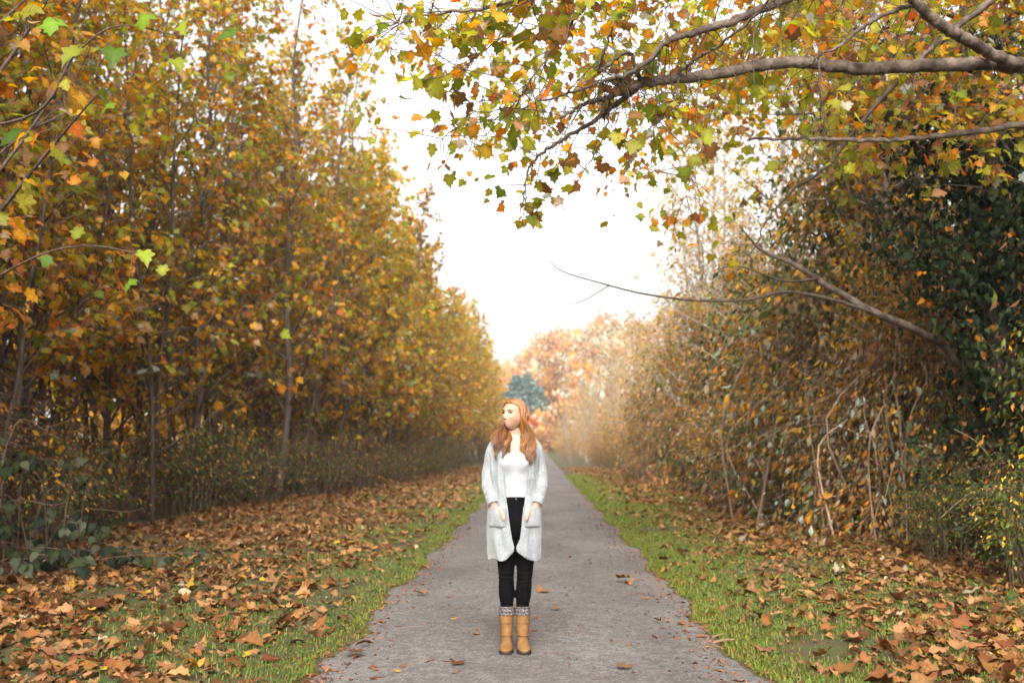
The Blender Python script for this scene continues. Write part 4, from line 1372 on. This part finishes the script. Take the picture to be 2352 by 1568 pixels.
# ------------------------------------------------------------------ overhanging sycamore, trunk just right of the frame
ST = empty('overhanging_sycamore', (5.9, 9.2, 0))
tag(ST, 'large sycamore whose mottled limbs and yellow-green leaves overhang the path from the right', 'tree')
st0 = np.array(ST.location)
sr = np.random.default_rng(61)
mb = MB(); tp = spline([(0, 0, -.2), (-.05, 0, 1.5), (-.1, -.05, 3.2), (-.2, .05, 4.6), (-.1, .2, 7), (0, .4, 10)], 30)
mb.tube(tp, np.linspace(.26, .09, 30), 14)
link('trunk', mb.mesh('trunk', M_SYC), ST)
TP = tp + st0
LIMBS = [
    ([TP[12], at_y(2420, 160, 8.9), at_y(2352, 152, 8.7), at_y(2230, 148, 8.5), at_y(2100, 152, 8.4), at_y(1960, 158, 8.3), at_y(1840, 142, 8.2), at_y(1740, 152, 8.1), at_y(1640, 172, 8.0), at_y(1540, 182, 7.95), at_y(1470, 190, 7.9)], .070, .040, 9),
    ([at_y(1480, 190, 7.9), at_y(1430, 212, 7.85), at_y(1380, 228, 7.8), at_y(1330, 245, 7.8), at_y(1288, 272, 7.75)], .030, .012, 7),
    ([at_y(1478, 192, 7.9), at_y(1430, 228, 8.0), at_y(1370, 275, 8.0), at_y(1310, 310, 8.1), at_y(1245, 352, 8.1), at_y(1215, 388, 8.15), at_y(1205, 440, 8.15), at_y(1196, 490, 8.2)], .026, .004, 6),
    ([TP[17], at_y(2352, -140, 8.6), at_y(2100, -60, 8.3), at_y(1900, -30, 8.0), at_y(1800, 2, 7.9), at_y(1700, 42, 7.8), at_y(1600, 75, 7.7), at_y(1535, 95, 7.6), at_y(1490, 140, 7.6), at_y(1440, 172, 7.6), at_y(1385, 188, 7.5), at_y(1330, 208, 7.5)], .055, .008, 7),
    ([at_y(1472, 185, 7.9), at_y(1458, 155, 7.8), at_y(1440, 120, 7.7), at_y(1395, 150, 7.7), at_y(1375, 165, 7.65), at_y(1390, 110, 7.5), at_y(1408, 60, 7.4)], .022, .008, 6),
    ([at_y(2352, 152, 8.7), at_y(2300, 135, 8.4), at_y(2230, 95, 8.1), at_y(2180, 70, 8.0), at_y(2140, 40, 7.9), at_y(2100, 0, 7.8), at_y(2060, -60, 7.7)], .055, .040, 8),
    ([at_y(2140, 40, 7.9), at_y(2090, 14, 7.9), at_y(2000, 50, 8.0), at_y(1930, 105, 8.1), at_y(1880, 128, 8.1), at_y(1860, 150, 8.1)], .022, .008, 6),
    ([at_y(2480, 255, 9.4), at_y(2352, 285, 9.2), at_y(2200, 307, 9.0), at_y(2100, 318, 8.9), at_y(1980, 323, 8.8), at_y(1850, 318, 8.7), at_y(1720, 321, 8.6)], .036, .012, 6),
    ([at_y(2290, -10, 8.8), at_y(2170, 85, 8.9), at_y(2090, 160, 9.0), at_y(1990, 265, 9.2), at_y(1900, 380, 9.4), at_y(1830, 430, 9.4), at_y(1765, 500, 9.5), at_y(1735, 565, 9.6)], .034, .006, 6),
    ([at_y(1882, 140, 8.1), at_y(1884, 230, 8.1), at_y(1890, 300, 8.1), at_y(1860, 370, 8.1)], .009, .003, 5),
    ([at_y(1560, 180, 7.9), at_y(1540, 240, 7.9), at_y(1505, 295, 7.9), at_y(1500, 350, 7.9), at_y(1490, 400, 7.9)], .009, .003, 5),
    ([at_y(1400, 230, 7.9), at_y(1390, 300, 7.9), at_y(1355, 370, 7.9), at_y(1330, 400, 7.9)], .009, .003, 5),
    ([at_y(1560, 165, 7.9), at_y(1610, 130, 7.7), at_y(1660, 100, 7.5), at_y(1750, 20, 7.2), at_y(1800, -60, 7.0)], .016, .008, 5),
    ([at_y(1900, -30, 8.0), at_y(1600, -80, 7.2), at_y(1400, -60, 6.9), at_y(1230, -10, 6.7), at_y(1100, 20, 6.6), at_y(980, 35, 6.6), at_y(890, 60, 6.6)], .030, .004, 6),
    ([at_y(1330, 208, 7.5), at_y(1240, 235, 7.6), at_y(1150, 270, 7.7), at_y(1060, 290, 7.8), at_y(1000, 330, 7.9)], .010, .003, 5),
    ([at_y(1400, -60, 6.9), at_y(1330, 30, 6.8), at_y(1280, 100, 6.8), at_y(1215, 190, 6.8), at_y(1180, 240, 6.8), at_y(1120, 260, 6.8)], .011, .003, 5),
    ([at_y(1230, -10, 6.7), at_y(1190, 60, 6.7), at_y(1120, 110, 6.7), at_y(1050, 170, 6.8)], .008, .003, 5),
]
for k in range(30):
    xv = sr.uniform(980, 2400); yv = sr.uniform(-330, -60); Y = sr.uniform(8.6, 12.5)
    dx = sr.uniform(-260, -60); dy = sr.uniform(120, 480)
    LIMBS.append(([at_y(xv + 160, yv - 60, Y), at_y(xv, yv, Y), at_y(xv + dx * .5, yv + dy * .55, Y - .1), at_y(xv + dx, yv + dy, Y - .2)], .012, .003, 4))
for k in range(16):
    xv = sr.uniform(1560, 2360); yv = sr.uniform(60, 260); Y = sr.uniform(10.5, 13.5)
    dx = sr.uniform(-220, -40); dy = sr.uniform(100, 300)
    LIMBS.append(([at_y(xv + 120, yv - 60, Y), at_y(xv, yv, Y), at_y(xv + dx * .5, yv + dy * .55, Y - .1), at_y(xv + dx, yv + dy, Y - .2)], .010, .003, 4))
twig = MB()
LPl, LOl = [], []
for li, (pts, r0, r1, sides) in enumerate(LIMBS):
    P = spline(np.array(pts) - st0, 14 + 6 * len(pts))
    P[1:-1] += sr.normal(0, .006, (len(P) - 2, 3))
    mb = MB(); mb.tube(P, np.linspace(r0, r1, len(P)), sides)
    link('limb', mb.mesh('limb', M_SYC if r0 > .02 else M_BARK), ST)
    Ln = np.linalg.norm(np.diff(P, axis=0), axis=1).sum()
    ntw = int(Ln * (2 if li == 0 else (5 if li in (5, 7, 8) else 18)))
    for k in range(ntw):
        f = sr.integers(int(len(P) * (.25 if r0 > .05 else .05)), len(P))
        d = sr.normal(0, 1, 3) * [1, 1, .7]; d[2] -= .15; d[1] = abs(d[1]) + .25 if li < 9 else d[1]; d /= np.linalg.norm(d)
        tl = sr.uniform(.15, .75)
        tw = spline([P[f], P[f] + d * tl * .5 + sr.normal(0, .03, 3), P[f] + d * tl + [0, 0, -.06]], 6)
        twig.tube(tw, np.linspace(.0045, .002, 6), 4, cap=False)
        m = sr.integers(2, 6)
        fi = sr.uniform(.35, 1.05, (m, 1))
        LPl.append(tw[0] * (1 - fi) + tw[-1] * fi + sr.normal(0, .05, (m, 3))); LOl.append(np.repeat(d[None], m, 0))
link('twigs', twig.mesh('twigs', M_BARK), ST)
LP = np.concatenate(LPl); LO = np.concatenate(LOl)
print('bough leaves', len(LP))
lim = np.concatenate([spline(np.array(LIMBS[k][0]), 120) for k in (0, 1, 2, 3, 5, 7)])
lp_, ll_ = project(LP + st0), project(lim)
dd_ = np.hypot(lp_[:, None, 0] - ll_[None, :, 0], lp_[:, None, 1] - ll_[None, :, 1])
jn_ = dd_.argmin(1)
hide = (dd_.min(1) < 42) & (lp_[:, 2] < ll_[jn_, 2] + .15)
LP, LO = LP[~hide], LO[~hide]
D, N = hang_dirs(len(LP), LO, (.1, 1.3), sr)
S = .090 * np.clip(sr.lognormal(0, .32, len(LP)), .45, 1.8)
pr = project(LP + st0)
inside = (pr[:, 0] > -20) & (pr[:, 0] < 2372) & (pr[:, 1] > -20) & (pr[:, 1] < 1588)
score = np.where(inside, S / pr[:, 2], 0)
big = np.argsort(-score)[:300]
rest = np.setdiff1d(np.arange(len(LP)), big)
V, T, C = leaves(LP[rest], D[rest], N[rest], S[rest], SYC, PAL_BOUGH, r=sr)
tag(link('crown', make_mesh('crown', V, T, M_LEAF, C), ST), kind='stuff')


def leaf_set(n, tmpl, pal, mat, r):
    ms = []
    for k in range(n):
        V, T, C = leaves(np.zeros((1, 3)), np.array([[0, 1., 0]]), np.array([[0, 0, 1.]]), np.array([1.0]), [tmpl[k % len(tmpl)]], pal, r=r)
        ms.append(make_mesh('leaf', V, T, mat, C))
    return ms


def frame(D, N, P, s):
    D = D / np.linalg.norm(D)
    X = np.cross(D, N); X /= np.linalg.norm(X); Z = np.cross(X, D)
    return Matrix([[X[i] * s, D[i] * s, Z[i] * s, P[i]] for i in range(3)] + [[0, 0, 0, 1]])


BL = leaf_set(20, SYC, PAL_BOUGH, M_LEAF, sr)
for i in big:
    o = link('leaf', BL[sr.integers(0, len(BL))], ST)
    o.matrix_local = frame(D[i], N[i], LP[i], S[i])

# big fresh leaves on two branches of the corner sapling, top left of the frame
q = CORNER
RT = Matrix.LocRotScale(q.location, q.rotation_euler, q.scale)
trunk_v = np.array([tuple(RT @ v_.co) for v_ in [c for c in q.children if c.name.startswith('trunk')][0].data.vertices])
def trunk_at(z_):
    w_ = trunk_v[np.argsort(np.abs(trunk_v[:, 2] - z_))[:8]]
    return w_.mean(0)
INV = RT.inverted()
kr = np.random.default_rng(66)
FRESH = leaf_set(8, SYC, palette(([(.16, .27, .02), (.22, .31, .022), (.11, .20, .018), (.30, .34, .03)], 1)), M_LEAF, kr)
for z_, way, spots_ in [
        (4.0, [(60, 270, 6.9), (170, 130, 6.6), (270, 60, 6.5), (420, 85, 6.5)], [(225, -30, .21), (265, 110, .18), (120, 40, .17), (400, 135, .15), (425, 45, .17), (40, 300, .18), (540, 70, .15), (180, 110, .19), (250, 235, .15), (330, 30, .16)]),
        (2.4, [(40, 610, 7.5), (190, 565, 7.2), (335, 585, 7.0)], [(330, 575, .15), (300, 640, .12), (183, 525, .12), (375, 612, .10), (110, 590, .11)])]:
    B = spline([trunk_at(z_)] + [at_y(*w_) for w_ in way], 30)
    mb = MB(); mb.tube([tuple(INV @ Vector(p_)) for p_ in B], np.linspace(.014, .003, 30), 5)
    for xv, yv, s_ in spots_:
        bp_ = project(B)
        k_ = int(np.argmin(np.hypot(bp_[:, 0] - xv, bp_[:, 1] - yv)))
        p_ = at_y(xv, yv, B[k_][1] - .05)
        mb.tube([tuple(INV @ Vector(w_)) for w_ in spline([B[k_], (B[k_] + p_) / 2 + [0, 0, .02], p_], 6)], .0025, 4)
        o = link('leaf', FRESH[kr.integers(0, 8)], q)
        o.matrix_local = INV @ frame(np.array([kr.normal(0, .4), -.35, -.8]), np.array([kr.normal(0, .4), -.8, .5]), p_, s_)
    link('branch', mb.mesh('branch', M_BARK), q)

# ------------------------------------------------------------------ background wood on both sides (one mass, behind everything)
br = np.random.default_rng(71)
for sgn, nm, n in ((-1, 'left', 26000), (1, 'right', 26000)):
    y = 4 + 150 * br.random(n) ** 1.3
    x = sgn * (14 + 9 * br.random(n))
    z = (11.0 if sgn < 0 else 5.5) * br.random(n) ** 1.25
    P = np.stack([x, y, z], 1)
    D, N = hang_dirs(n, br.normal(0, 1, (n, 3)), (0, 1.4), br)
    V, T, C = leaves(P, D, N, .42 * br.lognormal(0, .3, n), SYC2, PAL_WOOD, r=br, vary=.35)
    o = link('woodland', make_mesh('woodland', V, T, M_SMALL, C))
    tag(o, f'mass of brown and orange woodland deep behind the {nm} side of the path', 'woodland', kind='stuff')

# ------------------------------------------------------------------ far hill: wooded slope and conifers
hr2 = np.random.default_rng(81)
n = 2300
x = hr2.uniform(-70, 95, n); y = hr2.uniform(158, 340, n)
z = hill_h(x, y)
ht = np.where((x > -16) & (x < 7) & (y < 217), hr2.uniform(2.2, 3.4, n), hr2.uniform(5, 10, n))
cols_c, cols_w = palette((OCH, .16), (BRN, .44), (ORG, .10), (PAL, .30))  # muted mix: haze of distance put into the crown colours
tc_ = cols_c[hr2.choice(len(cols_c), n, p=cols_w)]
m_ = 90
ti = np.repeat(np.arange(n), m_)
u = hr2.normal(0, 1, (n * m_, 3)); u /= np.linalg.norm(u, axis=1)[:, None]
P = np.stack([x[ti], y[ti], z[ti] + ht[ti] * .6], 1) + u * np.stack([ht[ti] * .28, ht[ti] * .28, ht[ti] * .42], 1) * (.6 + .5 * hr2.random((n * m_, 1)))
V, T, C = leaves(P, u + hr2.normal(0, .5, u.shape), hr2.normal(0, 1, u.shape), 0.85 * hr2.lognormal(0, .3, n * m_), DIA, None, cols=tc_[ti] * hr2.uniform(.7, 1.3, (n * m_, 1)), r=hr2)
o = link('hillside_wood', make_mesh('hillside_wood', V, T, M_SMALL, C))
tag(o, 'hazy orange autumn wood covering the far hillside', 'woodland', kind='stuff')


def conifer(seed, H):
    r = np.random.default_rng(seed)
    root = empty('conifer')
    mb = MB(); mb.tube([(0, 0, -.3), (0, 0, H * .5), (0, 0, H)], [.16, .1, .02], 7)
    link('trunk', mb.mesh('trunk', M_BARKD), root)
    n = 2600
    t = r.random(n) ** .8
    a = r.uniform(0, 6.28, n)
    tier = (.72 + .28 * np.sin(t * 46)) * (1 + .35 * np.sin(3 * a + t * 9))
    R = (1 - t) ** .8 * H * .30 * tier * r.uniform(.3, 1, n)
    P = np.stack([np.cos(a) * R, np.sin(a) * R, H * (.08 + .92 * t)], 1)
    D = np.stack([np.cos(a), np.sin(a), -.35 + 0 * a], 1)
    V, T, C = leaves(P, D, np.stack([0 * a, 0 * a, 1 + 0 * a], 1) + r.normal(0, .3, (n, 3)), .75 * r.lognormal(0, .4, n), DIA, palette(([(.12, .19, .17), (.15, .22, .195), (.09, .145, .14)], 1)), r=r)  # crown colours paled so that distance haze is put into them
    tag(link('crown', make_mesh('crown', V, T, M_DARK, C), root), kind='stuff')
    KIDS[root.name] = list(root.children)
    return root


CON = [conifer(91, 10.5), conifer(92, 8.5)]
for k, (xv, yb_, Y, s, lab) in enumerate([
        (1186, 920, 214, .95, 'tallest blue-green conifer on the far hillside, in the middle of its clump'),
        (1160, 920, 218, .80, 'left conifer of the blue-green clump on the far hillside'),
        (1211, 920, 212, .92, 'conifer just right of the tallest one in the far clump'),
        (1237, 920, 210, .78, 'small rightmost conifer of the far blue-green clump')]):
    d = ray(xv, yb_); p = CAM + d * (Y / d[1])
    zz = float(hill_h(p[0], Y))
    c = CON[k % 2]
    if c.name in USED: c = copy_tree(c, (p[0], Y, zz), k, (s, s))
    else:
        USED.add(c.name); c.location = (p[0], Y, zz); c.scale = (s, s, s)
    tag(c, lab, 'tree', 'conifers on the far hillside')

# ------------------------------------------------------------------ grass, litter, crumbs
gr = np.random.default_rng(95)
n = 270000
y = 3.8 + 46 * gr.random(n) ** 1.9
side = gr.random(n) < .42
wl_ = 3.6 * gr.random(n) ** 1.35
x = np.where(side, PL + edge_noise(y, 1.0) + .02 - wl_, PR + edge_noise(y, 4.0) - .02 + wl_ * .95)
patch = np.sin(x * 2.1 + 1.3 * np.sin(y * .9)) + np.sin(y * 1.3 + x * .7) + .8 * np.sin(y * 3.1 - x * 2.4)
keep = patch + gr.normal(0, .5, n) > np.where(side, .25, -1.9)
keep |= (wl_ < .35)
keep &= gr.random(n) < np.where(side, .8, 1)
x, y = x[keep], y[keep]; n = len(x)
z = ground_h(x, y) - .008
hgt = gr.uniform(.012, .042, n) * (1 + .015 * y)
a = gr.uniform(0, 6.28, n)
w = gr.uniform(.0018, .004, n) * (1 + .06 * y)
base_ = np.stack([x, y, z], 1)
sdv = np.stack([np.cos(a) * w, np.sin(a) * w, 0 * w], 1)
bend = np.stack([-np.sin(a), np.cos(a), 0 * a], 1) * (hgt * gr.uniform(.1, .9, n))[:, None]
midp = base_ + bend * .3 + np.stack([0 * a, 0 * a, hgt * .6], 1)
tip = base_ + bend + np.stack([0 * a, 0 * a, hgt], 1)
V = np.stack([base_ - sdv, base_ + sdv, midp + sdv * .8, midp - sdv * .8, tip], 1).reshape(-1, 3)
T = (np.array([(0, 1, 2), (0, 2, 3), (3, 2, 4)])[None] + (np.arange(n) * 5)[:, None, None]).reshape(-1, 3)
gc = np.array([(.07, .125, .014), (.11, .165, .018), (.15, .19, .026), (.17, .165, .035), (.20, .14, .05)])[gr.choice(5, n, p=[.2, .28, .25, .15, .12])] * gr.uniform(.8, 1.2, (n, 1))
o = link('grass', make_mesh('grass', V, T, M_GRASS, np.repeat(gc, 5, 0)))
tag(o, 'short green grass along both edges of the path', 'grass', kind='stuff')

# clover and weed leaves in the grass
n = 9000
y = 4 + 26 * gr.random(n) ** 1.8; side = gr.random(n) < .65
wl_ = 2.8 * gr.random(n) ** 1.2
x = np.where(side, PL - .03 - wl_, PR + .03 + wl_)
P = np.stack([x, y, ground_h(x, y) + gr.uniform(.015, .05, n)], 1)
D = gr.normal(0, 1, (n, 3)); D[:, 2] = gr.normal(0, .25, n)
N = gr.normal(0, .3, (n, 3)); N[:, 2] += 1
V, T, C = leaves(P, D, N, .034 * gr.lognormal(0, .35, n), OVAL, palette(([(.045, .11, .02), (.07, .14, .025), (.10, .16, .035)], 1)), r=gr)
o = link('ground_weeds', make_mesh('ground_weeds', V, T, M_GRASS, C))
tag(o, 'low clover and broad weed leaves growing through the grass', 'weeds', kind='stuff')

# fallen leaves
n = 58000
y = 4.2 + 62 * gr.random(n) ** 2.0
side = gr.random(n) < .60
wd = np.interp(y, [4, 20, 60], [5.6, 5.4, 3.6])
d_ = wd * gr.random(n) ** .62
x = np.where(side, PL - .02 - d_, PR + .05 + d_ * .72)
strip = np.where(side, np.clip((d_ + .55) / 1.1, .35, 1), np.clip((d_ * .72 - .15) / 1.25, .30, 1))
strip = strip * np.clip(1.0 + .45 * np.sin(x * 1.7 + 2 * np.sin(y * .8)) * np.sin(y * 1.1 + 1), .3, 1)
strip = strip * np.where(side & (np.sin(x * 2.1 + 1.3 * np.sin(y * .9)) + np.sin(y * 1.3 + x * .7) > .7), .55, 1)
keep = gr.random(n) < strip
x, y = x[keep], y[keep]; n = len(x)
S = .086 * np.clip(gr.lognormal(0, .45, n), .3, 1.75)
z = ground_h(x, y) + gr.uniform(.006, .036, n)
D = gr.normal(0, 1, (n, 3)); D[:, 2] = gr.normal(0, .22, n)
N = gr.normal(0, .27, (n, 3)); N[:, 2] += 1; N[gr.random(n) < .3, 2] *= -1
P = np.stack([x, y, z], 1)
pr = project(P)
inside = (pr[:, 0] > 10) & (pr[:, 0] < 2342) & (pr[:, 1] < 1560)
big = np.argsort(-np.where(inside, S / pr[:, 2], 0))[:270]
rest = np.setdiff1d(np.arange(n), big)
nearm = rest[y[rest] < 24]; farm = rest[y[rest] >= 24]
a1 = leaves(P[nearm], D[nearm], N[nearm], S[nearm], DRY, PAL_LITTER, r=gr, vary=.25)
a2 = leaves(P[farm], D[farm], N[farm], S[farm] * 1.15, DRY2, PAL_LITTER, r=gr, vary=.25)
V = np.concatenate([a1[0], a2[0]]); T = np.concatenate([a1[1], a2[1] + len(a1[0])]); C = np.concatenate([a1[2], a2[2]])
o = link('leaf_litter', make_mesh('leaf_litter', V, T, M_DRY, C))
tag(o, 'carpet of dry tan sycamore leaves covering both verges', 'leaf litter', kind='stuff')
FL = leaf_set(26, DRY, PAL_LITTER, M_DRY, gr)
for i in big:
    o = link('fallen_leaf', FL[gr.integers(0, len(FL))])
    o.matrix_world = frame(D[i], N[i], P[i] + [0, 0, .01], S[i])
    sd_n = 'left' if x[i] < 0 else 'right'
    tag(o, f'large curled tan sycamore leaf in the foreground litter of the {sd_n} verge', 'leaf', f'large fallen leaves on the {sd_n} verge')
print('litter', n)

# broken leaf crumbs along the path edges and on the path
n = 9500
y = 4.2 + 34 * gr.random(n) ** 1.8
wh = gr.random(n)
off = gr.normal(.02, .15, n)
x = np.where(wh < .42, PL + .03 + off, np.where(wh < .88, PR - .03 - off * 1.15, gr.uniform(PL, PR, n)))
P = np.stack([x, y, floor_z(x, y) + .006], 1)
D = gr.normal(0, 1, (n, 3)); D[:, 2] *= .1
N = gr.normal(0, .2, (n, 3)); N[:, 2] += 1
V, T, C = leaves(P, D, N, .026 * gr.lognormal(0, .55, n), DIA, PAL_LITTER, r=gr, vary=.3)
o = link('leaf_crumbs', make_mesh('leaf_crumbs', V, T, M_DRY, C))
tag(o, 'small crumbs of broken leaves strewn along the path edges', 'leaf litter', kind='stuff')

# leaves and sticks lying on the path
ON_PATH = [(1418, 1337, .17, 'curled orange-brown leaf lying alone on the right half of the path'),
           (1450, 1341, .10, 'thin flat leaf just right of the curled orange-brown one on the path'),
           (965, 1364, .15, 'pale flat leaf on the path left of the woman\'s knees'),
           (868, 1437, .10, 'small tan leaf near the left path edge level with the boots'),
           (858, 1479, .13, 'tan leaf on the left path edge beside the lower stick'),
           (800, 1500, .13, 'pale leaf nearest the left path edge below the other tan ones'),
           (1052, 1529, .09, 'small pale leaf on the path left of the boots at the bottom'),
           (1437, 1533, .10, 'greenish curled leaf on the path at the lower right'),
           (1502, 1430, .09, 'small tan leaf on the right of the path level with the boots'),
           (985, 1306, .13, 'leaf on the path left of the cardigan hem'),
           (1010, 1257, .12, 'leaf on the path left of the cardigan pockets'),
           (1245, 1362, .14, 'flat pale leaf on the path right of the woman\'s knee'),
           (1285, 1400, .10, 'small leaf on the path right of the woman\'s calf')]
for k, (xv, yv, s, lab) in enumerate(ON_PATH):
    p = on_ground(xv, yv, .03)
    o = link('fallen_leaf', FL[k * 2 % len(FL)])
    dd = np.array([math.cos(k * 2.4), math.sin(k * 2.4), 0.05])
    o.matrix_world = frame(dd, np.array([.1, .05, 1]), np.array([p[0], p[1], path_z(p[0], p[1]) + .03 * s / .15]), s)
    tag(o, lab, 'leaf')
M_STICK = mat_noise('dry_stick', [(.10, .055, .035), (.26, .16, .10)], 30, rough=.85)
for k, (xa, ya, xb, yb2, rad, lab) in enumerate([
        (975, 1524, 998, 1517, .007, 'short brown stick on the path left of the boots near the bottom'),
        (922, 1456, 945, 1472, .003, 'thin curved pale twig on the path beside the left edge leaves'),
        (1010, 1398, 1022, 1394, .005, 'tiny brown stick on the path left of the calves'),
        (1635, 1473, 1690, 1465, .012, 'pale bark strip at the right path edge, lower of two'),
        (1628, 1462, 1668, 1452, .010, 'pale bark strip at the right path edge, upper of two')]):
    p, q = on_ground(xa, ya, .02), on_ground(xb, yb2, .02)
    mb = MB()
    mid_ = (p + q) / 2
    zf = float(floor_z(mid_[0], mid_[1])) + rad * .9
    P3 = spline([[p[0], p[1], zf], [mid_[0] + .01, mid_[1] + .02, zf + rad * .5], [q[0], q[1], zf]], 8) - [mid_[0], mid_[1], 0]
    mb.tube(P3, np.array([.6, .95, 1, 1, .95, .9, .8, .4]) * rad, 6)
    o = link('stick', mb.mesh('stick', M_STICK), None, (mid_[0], mid_[1], 0))
    tag(o, lab, 'stick')

# ------------------------------------------------------------------ haze
hz = MB()
x0, x1, y0, y1, z0, z1 = -1200, 1200, -400, 1900, -1.2, 80
V = [(x, y, z) for z in (z0, z1) for y in (y0, y1) for x in (x0, x1)]
F = [(0, 2, 3, 1), (4, 5, 7, 6), (0, 1, 5, 4), (2, 6, 7, 3), (0, 4, 6, 2), (1, 3, 7, 5)]
m, nt, out = new_mat('haze_air')
pv = nt.nodes.new('ShaderNodeVolumePrincipled')
pv.inputs['Color'].default_value = (.93, .93, .93, 1)
pv.inputs['Density'].default_value = .00055
pv.inputs['Anisotropy'].default_value = .2
nt.links.new(pv.outputs[0], out.inputs['Volume'])
o = link('haze', make_mesh('haze', V, np.zeros((0, 3)), m, quads=F))
tag(o, 'thin pale autumn haze filling the air', 'haze', kind='stuff')

# ------------------------------------------------------------------ single out look-alikes by their order across the view
ORD = 'leftmost second third fourth fifth sixth seventh eighth ninth tenth eleventh twelfth thirteenth fourteenth fifteenth sixteenth seventeenth eighteenth nineteenth twentieth twenty-first twenty-second twenty-third twenty-fourth twenty-fifth twenty-sixth twenty-seventh twenty-eighth'.split()
by = {}
for o in list(COL.objects):
    if o.parent is None and 'label' in o and o.name.split('.')[0] != 'fallen_leaf':
        by.setdefault(o['label'], []).append(o)
for lab, obs in by.items():
    if 1 < len(obs) <= len(ORD):
        obs.sort(key=lambda o: float(project(np.array(o.location))[0, 0]))
        for k, o in enumerate(obs):
            o['label'] = lab + (', leftmost of them' if k == 0 else f', {ORD[k]} from the left')
